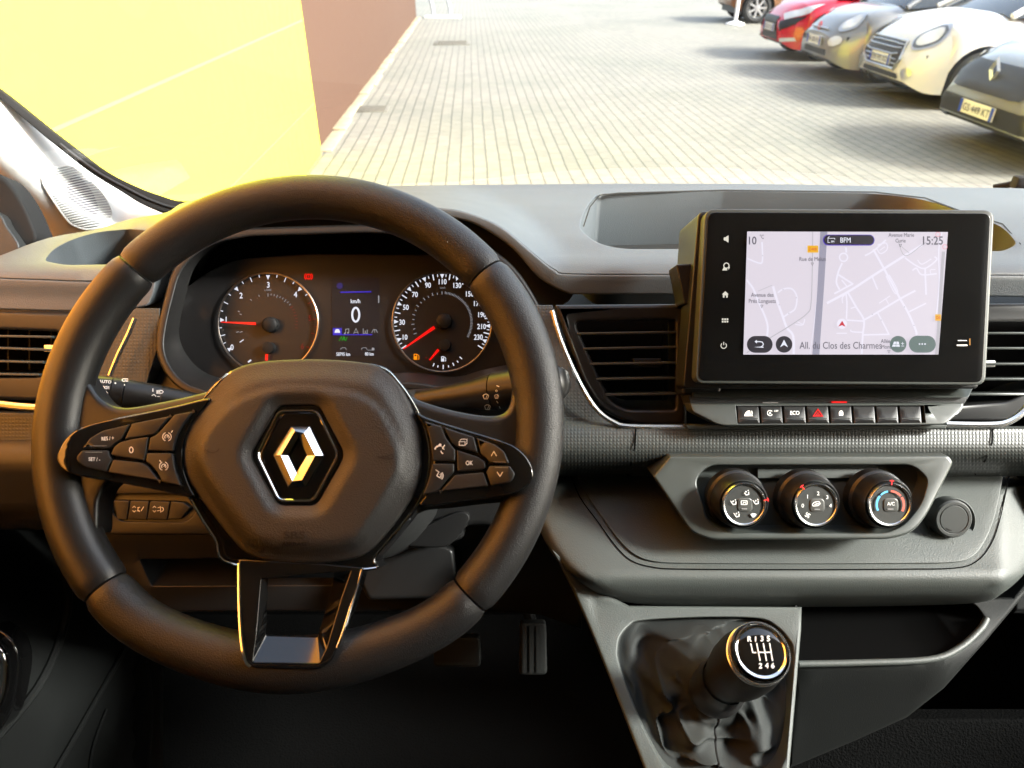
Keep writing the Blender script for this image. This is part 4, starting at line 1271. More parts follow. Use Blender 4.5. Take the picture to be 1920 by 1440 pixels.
ui.line([M(160, 1118)] + [M(160 - 0, 1118)] + [M(75, 1116), M(130, 1116), M(152, 1104), M(158, 1088), M(150, 1070), M(130, 1064), M(90, 1064)][0:], 1.8, z0, E_WHITE, off=st * 10)
ui.fill([M(74, 1064), M(98, 1046), M(98, 1082)], z0, E_WHITE, off=st * 10)
uib('back_key')
ui.fill(circ(*M(354, 1090), 15.6, 32), z0, MAPK, off=st * 8)
ui.fill([M(354, 1045), M(392, 1118), M(354, 1095), M(316, 1118)], z0, E_WHITE, off=st * 10)
uib('compass_key')
ui.fill(circ(*M(1435, 1088), 15.6, 32), z0, MAPC, off=st * 8)
ui.fill([M(1396, 1064), M(1440, 1064), M(1452, 1112), M(1376, 1112)], z0, E_WHITE, off=st * 10); ui.line([M(1382, 1090), M(1446, 1090)], .7, z0, MAPC, off=st * 11); ui.line([M(1418, 1064), M(1414, 1112)], .7, z0, MAPC, off=st * 11)
ui.line([M(1462, 1082), M(1492, 1082)], 1, z0, E_WHITE, off=st * 10); ui.line([M(1477, 1068), M(1477, 1096)], 1, z0, E_WHITE, off=st * 10); ui.line([M(1462, 1106), M(1492, 1106)], 1, z0, E_WHITE, off=st * 10)
uib('map_view_key')
pill(1537, 1008, 1792, 1168, MAPC, 8)
for k in (-1, 0, 1): ui.fill(circ(*M(1664 + 26 * k, 1087), 1.7, 10), z0, E_WHITE, off=st * 10)
uib('options_key')
ui.fill(circ(*M(903, 895), 9.5, 24), z0, MAPW, off=st * 5)
ui.fill([M(905, 866), M(938, 925), M(904, 908), M(868, 922)], z0, MAPA, off=st * 7)
uib('position_arrow')

# ================================================================ SWITCH ROW UNDER THE SCREEN
sw = thing('switch_panel', 'row of eight black push buttons on a ledge under the touchscreen', 'switch panel', W(1560, 800, .6))
m = MB()
m.panel(rp([(1297, 727, 3), (1824, 727, 3), (1816, 745, 3), (1300, 745, 3)]), prof([(727, .622), (745, .606)]), BEZ, r=2, t=.03, grid=20)
m.panel(rp([(1290, 741), (1818, 741), (1806, 760), (1296, 760)], 3), .612, PLAST, r=1, t=.03)
m.build('ledge', sw, ang=50)
m = MB()
m.panel(rp([(1294, 757, 2), (1806, 755, 4), (1806, 766, 10), (1772, 796, 10), (1350, 798, 14), (1298, 772, 6)]), prof([(755, .603), (800, .594)]), BEZ, r=3, t=.02, grid=14,
        holes=[[(1379, 760.5), (1732, 760.5), (1736, 795), (1383, 795)]], hr=1, ht=.012, cap=BLACK)
m.build('surround', sw, ang=50)
m = MB(); m.panel(rp([(1286, 797), (1776, 797), (1772, 804), (1290, 804)], 2), .606, BEZ, r=1.5, t=.02); m.build('lower_lip', sw)
for k in range(8):
    xa = 1382 + 43.4 * k
    d1 = prof([(760, .604), (782, .5965), (784, .5945), (796, .597)])
    lab = ['hazard warning button with red triangle'] if k == 3 else [None]
    m = MB(); m.panel(rp([(xa, 761.5), (xa + 39.6, 761.5), (xa + 42.4, 794), (xa + 2.8, 794)], 1.5), d1, BTN, r=1.2, t=.012, grid=8)
    zz = lambda x, y, d1=d1: d1(x, y) - .0006
    cx, cy = xa + 21.5, 774
    m.line([(xa + 5, 784.5), (xa + 39, 784.5)], 1.4, zz, BEZ)
    if k == 0:
        m.fill([(cx - 8, 779), (cx - 6, 774), (cx - 2, 770), (cx + 3, 770), (cx + 4, 779)], zz, WHITE); m.line([(cx + 6, 770), (cx + 7, 776), (cx + 2, 779)], 1.6, zz, WHITE)
        m.line([(cx - 8, 779.5), (cx + 8, 779.5)], 1.2, zz, WHITE)
    if k == 1:
        m.line(arcp(cx - 3, 774.5, 5, 40, 330), 1.2, zz, WHITE); m.text('A', cx - 3, 774.5, 5.4, zz, WHITE, off=-.0001, bold=.15); m.text('OFF', cx + 8.5, 770.5, 3.4, zz, WHITE, off=-.0001, bold=.1)
    if k == 2: m.text('ECO', cx, 774, 7, zz, WHITE, off=-.0001, sx=.9, bold=.2)
    if k == 3:
        m.line([(cx, 767.5), (cx + 8.5, 780), (cx - 8.5, 780)], 2.2, zz, E_RED, closed=True); m.line([(cx, 773.5), (cx + 3.2, 778), (cx - 3.2, 778)], 1.2, zz, E_RED, closed=True)
    if k == 4:
        m.fill([(cx - 4, 773), (cx + 4, 773), (cx + 4, 779), (cx - 4, 779)], zz, WHITE); m.line(arcp(cx, 773, 2.8, 0, 180, 8), 1.2, zz, WHITE)
    m.build('push_button', sw, label=lab[0])
m = MB(); m.line([(1559, 754), (1588, 754)], 3, .6105, E_RED); m.build('indicator_light', sw, label='lit red indicator bar')
m = MB(); m.line([(1430, 755), (1459, 755)], 2.4, .6105, GREYP); m.build('indicator_light', sw, label='unlit grey indicator bar')

# ================================================================ CLIMATE CONTROLS
cli = thing('climate_panel', 'heater control panel with raised grey surround and three round knobs', 'control panel', W(1530, 1010, .62))
cl_out = rp([(1256, 855, 4), (1779, 854, 8), (1787, 868, 6), (1738, 965, 30), (1712, 998, 26), (1670, 1011, 20), (1335, 1012, 14), (1296, 998, 14), (1224, 893, 3)], n=6)
rec = rp([(1328, 872, 22), (1712, 871, 24), (1741, 898, 14), (1728, 945, 20), (1694, 986, 24), (1662, 999, 14), (1358, 999, 18), (1328, 980, 20), (1303, 900, 16)], n=6)
d_cl = prof([(850, .604), (872, .603), (1012, .585)])
m = MB(); m.panel(cl_out, d_cl, BEZ, r=5, t=.045, holes=[rec], hr=3, ht=.016, hdir=(0, .95, -.3), cap=None, grid=25, tdir=(0, .92, -.38)); m.build('surround', cli, ang=50)
d_rc = lambda x, y: d_cl(x, y) + .014
m = MB(); m.panel(inset(rec, -6), d_rc, BEZ, t=.004, grid=30)
m.panel(rp([(1420, 878, 2), (1640, 878, 2), (1640, 897, 2), (1420, 897, 2)], 2), lambda x, y: d_rc(x, y) - .004, BEZ, r=1.5, t=.006)
m.build('recess_floor', cli)
fn = Vector((0, -.88, .475)).normalized()
def knob(cx, cy, label, draw, ptr):
    t = thing('rotary_knob', label, 'knob', W(cx, cy, .60), 'heater control knobs')
    d0 = .575
    c = W(cx, cy, d0)
    m = MB(); m.lathe(c, fn, [(.0246, -.030), (.0244, -.020), (.0225, -.018), (.0215, -.006), (.0195, -.002)], SOFT, 48); m.build('knob_body', t, ang=35)
    m = MB(); m.lathe(c, fn, [(.0186, -.005), (.0180, -.001), (.0172, .0006), (.0160, .0004), (.0155, -.0008)], SATIN, 48); m.build('chrome_ring', t, ang=60)
    m = MB(); m.lathe(c, fn, [(.0156, -.0008), (.0005, -.0008)], KNOBF, 48, cap1=True)
    dpl = plane(c + fn * -.0004, fn)
    m.panel(rp([(cx - 14, cy - 13, 9), (cx + 15, cy - 13, 9), (cx + 16, cy + 14, 9), (cx - 14, cy + 14, 9)]), plane(c + fn * -.0002, fn), mat('knob_button', (.06, .062, .058), .4), r=3, t=.001)
    draw(m, cx, cy, plane(c + fn * .0004, fn)); m.build('knob_face', t)
    a = radians(ptr)
    px_, py_ = cx + 43 * cos(a), cy - 43 * sin(a)
    m = MB(); m.line([(cx + 37 * cos(a), cy - 37 * sin(a)), (cx + 47 * cos(a), cy - 47 * sin(a))], 2.2, plane(c + fn * .001, fn), REDP)
    m.line([(px_ - 4 * sin(a) + 2 * cos(a), py_ - 4 * cos(a) - 2 * sin(a)), (px_ + 4 * sin(a) + 2 * cos(a), py_ + 4 * cos(a) - 2 * sin(a))], 2, plane(c + fn * .0011, fn), REDP)
    m.build('red_pointer', t)
def face_air(m, cx, cy, d):
    for x, y, k in ((4, -21, 0), (-20, -3, 1), (22, -4, 2), (-14, 20, 3), (17, 21, 4)):
        X, Y = cx + x, cy + y
        if k == 4: m.fill(rp([(X - 6, Y - 3), (X, Y - 5), (X + 6, Y - 3), (X + 2, Y + 3), (X - 2, Y + 3)], 2), d, WHITE)
        else:
            m.line([(X - 4, Y - 1), (X - 1, Y + 3), (X + 4, Y + 2), (X + 4, Y - 3)], 1.7, d, WHITE); m.fill(circ(X - 1, Y - 3, 1.5, 8), d, WHITE); m.fill(circ(X + 3, Y - 5.5, 1.2, 8), d, WHITE)
            if k: m.line([(X - 6, Y - 4), (X - 3, Y + 1)], 1.3, d, WHITE)
    m.line(rp([(cx - 6, cy - 7), (cx + 5, cy - 7), (cx + 5, cy), (cx - 6, cy)], 1), 1.3, d, WHITE, closed=True); m.line([(cx - 3, cy - 1), (cx - 2, cy - 4), (cx + 2, cy - 4), (cx + 3, cy - 1)], 1, d, WHITE)
    m.line([(cx - 5, cy + 8), (cx + 5, cy + 8)], 2, d, GREYP)
def face_fan(m, cx, cy, d):
    for s, x, y in (('0', -26, 1), ('1', -17, -16), ('2', 3, -22), ('3', 20, -15), ('4', 26, 1)):
        m.text(s, cx + x, cy + y, 7, d, WHITE, bold=.15)
    for a in range(4):
        m.line(arcp(cx - 17 + 2.4 * cos(a * pi / 2), cy + 19 - 2.4 * sin(a * pi / 2), 2.4, a * 90, a * 90 + 200, 8), 1.5, d, WHITE)
    m.line(rp([(cx - 8, cy - 1), (cx - 5, cy - 5), (cx + 4, cy - 7), (cx + 7, cy - 3), (cx + 3, cy + 1), (cx - 7, cy + 2)], 2), 1.4, d, WHITE, closed=True); m.line([(cx - 4, cy - 1), (cx + 4, cy - 3)], 1.6, d, WHITE)
    m.line([(cx - 4, cy + 8), (cx + 6, cy + 8)], 2, d, GREYP)
def face_temp(m, cx, cy, d):
    m.line(arcp(cx, cy, 25.5, 205, 140, 12), 4, d, BLUEP); m.line(arcp(cx, cy, 25.5, 134, 100, 8), 3.4, d, BLUEP)
    m.line(arcp(cx, cy, 25.5, 88, 40, 10), 3.6, d, REDPP); m.line(arcp(cx, cy, 25.5, 34, -28, 12), 4.4, d, REDPP)
    m.text('A/C', cx + 1, cy - 2, 6.2, d, WHITE, bold=.2, sx=.95); m.line([(cx - 5, cy + 8), (cx + 6, cy + 8)], 2, d, GREYP)
knob(1395.8, 946, 'left heater knob printed with airflow figures, red pointer at right', face_air, 12)
knob(1531.2, 947, 'middle heater knob numbered 0 to 4 for the fan', face_fan, 128)
knob(1669.4, 946.5, 'right heater knob with blue and red arcs around A/C', face_temp, 86)

# ================================================================ ROUND SOCKET COVER
t = thing('socket_cover', 'round grey socket cap on the right of the heater panel', 'socket cap', W(1788, 1000, .62))
c = W(1789, 974, .612)
cf = W(1782, 977, .625)
m = MB(); m.lathe(cf, fn, [(.0212, -.006), (.0212, .0015), (.0205, .002), (.0198, .0012), (.0195, -.004)], STACK, 48); m.build('ring', t, ang=60)
m = MB(); m.lathe(c, fn, [(.0168, -.014), (.0168, -.005), (.0164, -.0015), (.0150, 0), (.0128, 0), (.0122, -.0006), (.0116, 0), (.0005, .0)], PLAST2, 48, cap1=True); m.build('cap', t, ang=30)
m = MB(); m.line(arcp(1787, 977, 18, 225, 262, 6), 1.6, plane(c + fn * .0004, fn), BLACK); m.build('embossed_mark', t)

# ================================================================ SMALL SWITCH STRIP LEFT OF THE COLUMN
t = thing('lamp_switch_strip', 'slim four button strip below the left steering spoke', 'switch', W(285, 975, .69))
d1 = .686
xs_ = [212, 244, 281, 320, 356]
for k in range(4):
    a, b_ = xs_[k], xs_[k + 1]
    q = [(a + .6, 938 + k * .7), (b_ - .6, 939 + k * .7), (b_ - 6 if k < 3 else b_ - 20, 975), (a - 5 if k else a + 8, 974)]
    if k == 3: q = [(a + .6, 940), (345, 942), (357, 952), (340, 973), (a - 5, 974)]
    m = MB(); m.panel(rp(q, 3), d1, BTN, r=2, t=.01); X = (a + b_) / 2 - 2
    zz = d1 - .0004
    if k in (1, 2):
        m.line([(X - 12, 952), (X - 9, 949), (X - 6, 952)], 1.2, zz, WHITE); m.line([(X - 12, 957), (X - 9, 960), (X - 6, 957)], 1.2, zz, WHITE)
        m.line(arcp(X + 4, 955, 4, -90, 90, 8) if k == 2 else arcp(X + 2, 955, 4, 90, 270, 8), 1.5, zz, WHITE)
        m.line([(X - 3, 952), (X + 2, 951)], 1.2, zz, WHITE); m.line([(X - 4, 958), (X + 1, 957)], 1.2, zz, WHITE)
        m.line([(X + 4, 958), (X + 9, 950)] if k == 1 else [(X + 2, 949), (X + 3, 961)], 1.4, zz, WHITE)
    m.build('push_button', t)
# ================================================================ INSTRUMENT CLUSTER
clu = thing('instrument_cluster', 'instrument cluster with two round dials and a small display, behind the wheel', 'instrument cluster', W(660, 720, .76))
dc = .765
INSTR = mat('instrument_face', (.012, .011, .011), .35)
m = MB(); m.panel(rp([(300, 590, 30), (370, 520, 60), (440, 486, 60), (580, 476), (850, 478, 60), (960, 520, 60), (1010, 620, 30), (1000, 760), (320, 760), (300, 700)]), dc, INSTR, r=2, t=.01); m.build('face_plate', clu)
def fan(cx, cy, r0, r1, a, w, m, mt, off=-.0006):
    a = radians(a)
    m.line([(cx + r0 * cos(a), cy - r0 * sin(a)), (cx + r1 * cos(a), cy - r1 * sin(a))], w, dc, mt, off=off)
def dial(cx, cy, rx, nm, lab):
    dring = MB()
    n = 64
    pts = [W(cx + rx * cos(2 * pi * i / n), cy + rx * sin(2 * pi * i / n), dc - .004) for i in range(n)]
    dring.tube(pts, .0011, SATIN2, 8, closed=True)
    dface = MB(); dface.fill(circ(cx, cy, rx - 1, 64), dc, DIALF, off=-.0003)
    o = dface.build(nm, clu, label=lab)
    return o, dring
SATIN2 = mat('dial_ring', (.30, .27, .25), .3, metal=1)
DIALF = mat('dial_face', (.010, .009, .009), .4)
NEED = emit('lit_needle', (250, 10, 12), 1.3)
tac, rg = dial(502.5, 606, 94, 'rev_counter', 'rev counter marked 0 to 6')
rg.build('dial_ring', tac)
mk = MB(); cx, cy = 502.5, 606
def tri(cx, cy, r, a, s, m, mt):
    a = radians(a); ux, uy = cos(a), -sin(a); vx, vy = -uy, ux
    m.fill([(cx + ux * r + vx * s * .55, cy + uy * r + vy * s * .55), (cx + ux * r - vx * s * .55, cy + uy * r - vy * s * .55), (cx + ux * (r - s * 1.2), cy + uy * (r - s * 1.2))], dc, mt, off=-.0008)
aT = {0: 214, 1: 176, 2: 132.5, 3: 90, 4: 47, 5: 5, 6: -31}
for k in range(7):
    a = aT[k]; mt = E_WHITE if k < 5 else E_REDD
    if k < 5: tri(cx, cy, 90, a, 7, mk, mt)
    else: fan(cx, cy, 84, 91, a, 2, mk, mt)
    if k < 6:
        for j in (1, 2, 3):
            aa = a + (aT[k + 1] - a) * j / 4
            mt2 = E_WHITE if (k < 4 or (k == 4 and j < 2)) else E_REDD
            fan(cx, cy, 83 if j == 2 else 87, 92 if j != 2 else 92, aa, 1.5, mk, mt2)
    a = radians(aT[k]); rr = 71 if k not in (1,) else 78
    pos = {0: (435, 651), 1: (424, 599), 2: (452, 554), 3: (503, 534), 4: (554, 552), 5: (581, 596), 6: (567, 649)}[k]
    mk.text(str(k), pos[0], pos[1], 10.5, dc, E_WHITE if k < 5 else E_REDD, off=-.0008, sx=.85, bold=.25)
mk.text('x1000', 502, 543.5, 4.2, dc, E_DIM, off=-.0008, sx=.9)
for k in range(-7, 17):
    a = 90 - k * (6.2 if k > 0 else 18)
    if k < -2 and k % 2: continue
    fan(cx, cy, 50 if k % 3 == 0 else 52, 56, a, 1.3, mk, E_DIM if k < 9 else E_REDD)
fan(cx, cy, 55, 64, 214, 1.6, mk, E_WHITE); fan(cx, cy, 57, 61, 158, 1.6, mk, E_DIM); fan(cx, cy, 57, 62, 196, 1.6, mk, E_DIM)
mk.line([(465, 679), (471, 675)], 3, dc, E_WHITE, off=-.0008)
mk.build('dial_marks', tac)
nd = MB(); nd.fill([(414, 603), (414, 604.6), (480, 609.5), (480, 604.2)], dc - .006, NEED)
nd.build('needle', tac)
nd = MB(); hubc = W(507, 609, dc - .004); nd.lathe(hubc, -AX_F, [(.0085, -.004), (.008, .004), (.005, .006), (0, .006)], BLACK, 24); nd.line([(479, 605.5), (500, 606)], 3, dc - .006, SOFT)
h2 = W(504, 652, dc - .004); nd.lathe(h2, -AX_F, [(.0065, -.004), (.006, .003), (0, .004)], BLACK, 20); nd.build('needle_hub', tac)
nd = MB(); nd.line([(500, 664), (499.5, 676)], 5.2, dc - .005, NEED); nd.build('small_needle', tac)
spd, rg = dial(829, 604, 93, 'speedometer', 'speedometer marked 10 to 230')
rg.build('dial_ring', spd)
mk = MB(); cx, cy = 829, 604
vals = list(range(0, 241, 10))
aS = lambda v: 213 - (v - 0) * (213 - 90) / 110 if v <= 110 else 90 - (v - 110) * (90 + 33) / 130
for v in range(0, 241, 5):
    a = aS(v)
    if v % 20 == 10: tri(cx, cy, 90, a, 7, mk, E_WHITE)
    elif v % 10 == 0: fan(cx, cy, 80, 91, a, 2, mk, E_WHITE)
    else: fan(cx, cy, 85, 90, a, 1.5, mk, E_WHITE)
for v, x, y in ((10, 759.5, 632), (30, 754, 604), (50, 761, 576), (70, 778, 552), (90, 802.5, 534.5), (110, 830, 528), (130, 857.5, 535), (150, 881, 551), (170, 896, 569), (190, 904, 590), (210, 903, 612), (230, 897, 632)):
    mk.text(str(v), x, y, 9.6, dc, E_WHITE, off=-.0008, sx=.82, bold=.25)
mk.text('km/h', 830, 539.5, 3.6, dc, E_DIM, off=-.0008)
for k in range(13):
    fan(cx, cy, 52, 58 if k % 2 == 0 else 56, 203 - k * 9.4, 1.3, mk, E_DIM)
for k in range(40):
    fan(cx, cy, 53, 58 if k % 3 == 0 else 57, 84 - k * 2.9, 1.1, mk, E_DIM)
pump = lambda m, x, y, mt, s: (m.fill([(x - 4 * s, y - 5 * s), (x + 2 * s, y - 5 * s), (x + 2 * s, y + 5 * s), (x - 4 * s, y + 5 * s)], dc, mt, off=-.0008, holes=[[(x - 2.6 * s, y - 3.6 * s), (x + .6 * s, y - 3.6 * s), (x + .6 * s, y - 1 * s), (x - 2.6 * s, y - 1 * s)]]),
                               m.line([(x + 2.6 * s, y - 4 * s), (x + 5 * s, y - 1.5 * s), (x + 5 * s, y + 4 * s), (x + 3 * s, y + 4 * s)], 1.1 * s, dc, mt, off=-.0008))
pump(mk, 831, 673, E_WHITE, .95); pump(mk, 780, 669, E_AMBER, 1.1)
for k, (x, y, l) in enumerate(((813, 684, 6), (821, 687, 4), (831, 688, 8), (841, 687, 4), (850, 683, 6), (858, 678, 4), (864, 671, 6))):
    a = atan2(y - 640, x - 831)
    mk.line([(x - l / 2 * cos(a), y - l / 2 * sin(a)), (x + l / 2 * cos(a), y + l / 2 * sin(a))], 1.8, dc, E_WHITE, off=-.0008)
mk.line([(797, 671), (801, 671)], 1.6, dc, E_REDD, off=-.0008)
mk.build('dial_marks', spd)
nd = MB(); nd.fill([(755, 653.5), (757, 655), (816, 616), (813, 611)], dc - .006, NEED); nd.build('needle', spd)
nd = MB(); nd.lathe(W(833, 602, dc - .004), -AX_F, [(.0085, -.004), (.008, .004), (.005, .006), (0, .006)], BLACK, 24); nd.lathe(W(834, 647, dc - .004), -AX_F, [(.0065, -.004), (.006, .003), (0, .004)], BLACK, 20); nd.build('needle_hub', spd)
nd = MB(); nd.fill([(804, 675), (807, 675.5), (824, 657), (820, 654)], dc - .005, NEED); nd.build('small_needle', spd)
# centre display
cd = MB(); cd.fill([(622, 521), (711, 521), (711, 668), (622, 668)], dc, E_LCD, off=-.0004); cdo = cd.build('trip_display', clu, label='small black trip display reading 0 km/h')
cd = MB(); zt = -.0009
cd.fill(circ(637, 536, 6, 16), dc, E_BLUED, off=zt); cd.line([(638, 548), (696, 547)], 2.4, dc, E_BLUE, off=zt)
cd.text('km/h', 666.5, 564.5, 7.6, dc, E_WHITE, off=zt, sx=.85, bold=.2)
cd.line(circ(667, 590, 6.6, 28, ry=13), 3.8, dc, E_WHITE, off=zt, closed=True)
cd.line([(710, 554), (710, 568)], 2.4, dc, E_DIM, off=zt)
cd.line([(624, 627.5), (698, 627.5)], 2, dc, E_BLUE, off=zt); cd.fill([(624, 615), (641, 615), (641, 628), (624, 628)], dc, E_BLUE, off=zt)
cd.fill([(627, 624), (628, 620), (630, 617), (635, 617), (637, 620), (638, 624)], dc, E_WHITE, off=zt * 1.3)
cd.line([(648, 625), (648, 617.5), (654, 616.5), (654, 624)], 1.4, dc, E_DIM, off=zt); cd.fill(circ(646.5, 625, 1.8, 8), dc, E_DIM, off=zt); cd.fill(circ(652.5, 624, 1.8, 8), dc, E_DIM, off=zt)
cd.line([(663, 625), (667.5, 616), (672, 625), (667.5, 622.5)], 1.3, dc, E_DIM, off=zt, closed=True)
cd.line([(681, 616), (681, 625), (690, 625)], 1.4, dc, E_DIM, off=zt); cd.line([(685, 624), (685, 620)], 1.6, dc, E_DIM, off=zt); cd.line([(688.5, 624), (688.5, 618)], 1.6, dc, E_DIM, off=zt)
cd.line([(697, 624), (700, 618), (705, 618), (708, 624)], 1.4, dc, E_DIM, off=zt); cd.line([(702.5, 618), (702.5, 624)], 1.2, dc, E_DIM, off=zt)
cd.line([(636, 639), (640, 631), (642, 638), (645, 630)], 1.4, dc, E_GREEN, off=zt); cd.text('A', 644, 635, 7, dc, E_GREEN, off=zt, shear=.3, bold=.2); cd.line([(648, 639), (651, 632)], 1.3, dc, E_GREEN, off=zt)
cd.text('58795 km', 643.5, 664, 6.4, dc, E_WHITE, off=zt, sx=.72, bold=.15); cd.text('80 km', 692.5, 663.5, 6.4, dc, E_WHITE, off=zt, sx=.72, bold=.15)
for X in (644, 683): cd.line([(X - 5, 656), (X - 5, 653.5), (X - 2, 652), (X + 3, 652), (X + 5, 654.5), (X + 5, 656)], 1.1, dc, E_DIM, off=zt)
cd.line([(689, 656.5), (697, 656.5)], 1, dc, E_DIM, off=zt); cd.fill([(697, 652), (702, 652), (702, 657), (697, 657)], dc, E_DIM, off=zt)
cd.build('display_writing', cdo)
wl = MB(); wl.line(circ(578.5, 518.5, 4.6, 16), 1.6, dc, E_RED, off=-.0008, closed=True); wl.line(arcp(578.5, 518.5, 7.4, 130, 230, 6), 1.4, dc, E_RED, off=-.0008); wl.line(arcp(578.5, 518.5, 7.4, -50, 50, 6), 1.4, dc, E_RED, off=-.0008); wl.text('!', 578.5, 518.5, 5.5, dc, E_RED, off=-.0008, bold=.2)
wl.build('brake_warning_lamp', clu, label='lit red brake warning lamp')

# ================================================================ STALKS
def stalk(nm, label, pts, loc, marks):
    t = thing(nm, label, 'control stalk', loc, 'stalks behind the steering wheel')
    return t
st_l = thing('control_stalk', 'left lamp stalk printed AUTO, between rim and instruments', 'control stalk', W(380, 760, .62), 'stalks behind the steering wheel')
A, B = W(140, 728, .585), W(440, 768, .64)
def along_ab(t_): return A + (B - A) * t_
ax = (B - A).normalized()
m = MB(); m.lathe(A, ax, [(.0, -.002), (.0105, -.001), (.0128, .004), (.0134, .026)], SOFT, 32); m.build('end_knob', st_l, ang=35)
m = MB(); m.lathe(A, ax, [(.0136, .0265), (.0137, .0355)], SOFT, 32, True, True); m.build('rotary_ring', st_l, ang=35)
m = MB(); m.lathe(A, ax, [(.0134, .036), (.0125, .062), (.0120, .064)], SOFT, 32); m.build('second_ring', st_l, ang=35)
m = MB(); m.lathe(A, ax, [(.0119, .0645), (.0105, .085), (.008, .12), (.008, .15)], SOFT, 32); m.build('arm', st_l, ang=35)
m = MB()
ds = lambda x, y: (.585 + (.64 - .585) * (x - 140) / 300) - .0160 * sqrt(max(.05, 1 - ((y - (728 + (x - 140) * .133)) / 34) ** 2))
XF = lambda x, y: (150 + x / 6.62, 680 + y / 6.62)
m.xf = XF
m.text('AUTO', 310, 235, 36, ds, WHITE, rot=-4, sx=1.1, bold=1.2)
def lamp(x, y, s, mt=WHITE, flip=1, n=4, w=1.6):
    m.line([(x, y - 20 * s), (x + 30 * s * flip, y - 16 * s), (x + 44 * s * flip, y), (x + 30 * s * flip, y + 16 * s), (x, y + 20 * s)], w, ds, mt, closed=True)
    for k in range(n): m.line([(x - 10 * s * flip, y + (-18 + 36 * k / max(1, n - 1)) * s), (x - 42 * s * flip, y + (-14 + 32 * k / max(1, n - 1)) * s)], w * .8, ds, mt)
lamp(290, 378, 1.25, n=5); lamp(275, 305, .7, flip=1, n=3, w=1.2); lamp(335, 310, .7, flip=-1, n=3, w=1.2)
lamp(560, 215, .9, flip=-1, n=3, w=1.3); lamp(990, 362, 1.0, n=4, w=1.3); m.line([(905, 320), (905, 360)], 1.3, ds, WHITE)
m.fill(circ(440, 254, 11, 12), ds, WHITE); m.fill(circ(553, 277, 10, 12), ds, WHITE)
m.line([(165, 330), (205, 335), (222, 358), (205, 382), (165, 388)], 1.6, ds, WHITE)
m.line([(190, 150), (215, 140), (230, 160)], 1.3, ds, WHITE)
m.line([(890, 410), (915, 395), (940, 410), (940, 425)], 1.3, ds, WHITE); m.line([(960, 420), (990, 420)], 1.3, ds, WHITE)
m.build('printed_symbols', st_l)
st_r = thing('control_stalk', 'right wiper stalk with printed wiper symbols, behind the rim', 'control stalk', W(800, 750, .66), 'stalks behind the steering wheel')
A2, B2 = W(800, 752, .66), W(1062, 715, .60)
ax2 = (B2 - A2).normalized(); L2 = (B2 - A2).length
m = MB(); m.lathe(A2, ax2, [(.011, -.01), (.0115, .012), (.0118, .018), (.0135, .05), (.017, .072)], SOFT, 32); m.build('arm', st_r, ang=35)
m = MB(); m.lathe(A2, ax2, [(.0172, .073), (.0175, .10), (.0165, L2 - .02), (.015, L2 - .006), (.010, L2), (0, L2 + .001)], SOFT, 32); m.build('end_knob', st_r, ang=50)
m = MB(); ds2 = lambda x, y: (.66 - .06 * (x - 800) / 262) - .0235 * sqrt(max(.1, 1 - ((y - (752 - (x - 800) * .141)) / 40) ** 2))
def wiper(x, y, s=1.0):
    m.line(arcp(x, y + 3, 6 * s, 20, 160, 8), 1.4, ds2, WHITE); m.line([(x - 5 * s, y + 1), (x - 3 * s, y + 6), (x + 3 * s, y + 6), (x + 5 * s, y + 1)], 1.4, ds2, WHITE); m.line([(x, y + 5), (x + 3 * s, y - 2)], 1.3, ds2, WHITE)
wiper(911, 742); wiper(914, 762); wiper(931, 741, .7); m.line(circ(931, 733, 1.6, 8), 1, ds2, WHITE, closed=True); m.line([(931, 752), (934, 756)], 1.3, ds2, WHITE); m.line([(936, 762), (938, 766)], 1.3, ds2, WHITE); m.line([(931, 723), (936, 725)], 1.6, ds2, WHITE)
m.build('printed_symbols', st_r)
m = MB(); m.tube([W(760, 762, .665), W(830, 758, .672)], .0155, PLAST, 20); m.build('stalk_collar', st_r)

# ================================================================ STEERING WHEEL
whl = thing('steering_wheel', 'dark leather steering wheel with diamond badge, button spokes and gloss black lower spoke', 'steering wheel', W(563, 830, .53))
EL = radians(42)
wn_ = Vector((0, -cos(EL), sin(EL))); w2 = Vector((0, sin(EL), cos(EL)))
WC = W(563, 790, .49)
def wp(h):                              # surface h metres in front of the rim plane
    return plane(WC + wn_ * h, wn_)
RC = .165
def rim_c(a):
    c, s = cos(a), sin(a)
    r = RC
    if s < -.75: r = RC - .006 * sm(.75, 1.0, -s)
    return WC + AX_R * (r * c) + w2 * (r * s)
def rim_r(a):
    d = math.degrees(a) % 360
    g_ = 0
    for c0, wd, am in ((22, 26, .0012), (158, 20, .0004), (0, 24, .0006), (180, 24, .0004), (270, 40, .0018)):
        dd = min(abs(d - c0), 360 - abs(d - c0))
        g_ += am * (1 - sm(0, wd, dd))
    return .0160 + g_
def rim_part(a0, a1, mt, nm, lab=None, lift=0.0):
    n = 60; m = MB(); rings = []
    for i in range(n + 1):
        a = radians(a0 + (a1 - a0) * i / n)
        e = min(i, n - i); sh = 1 - .10 * max(0, 1 - e / 1.2)
        c = rim_c(a); rad = (c - WC).normalized(); r = (rim_r(a) + lift) * sh
        K = 28
        rings.append([c + rad * (r * cos(2 * pi * k / K)) + wn_ * (r * .93 * sin(2 * pi * k / K)) for k in range(K)])
    m.skin(rings, mt, cap=(True, True))
    return m.build(nm, whl, ang=60, label=lab)
def ang_of(x, y):
    p = W(x, y, wp(0)) - WC
    return math.degrees(atan2(p.dot(w2), p.dot(AX_R)))
s1, s2, s3, s4 = ang_of(915, 512), ang_of(250, 500), ang_of(200, 1102), ang_of(896, 1130)
s3 %= 360; s4 %= 360
rim_part(s1 + .25, s2 - .25, LEATH, 'rim', 'upper rim section with fine grain')
rim_part(s2 + .25, s3 - .25, LEATH2, 'rim', 'left grip section in smooth leather', .0002)
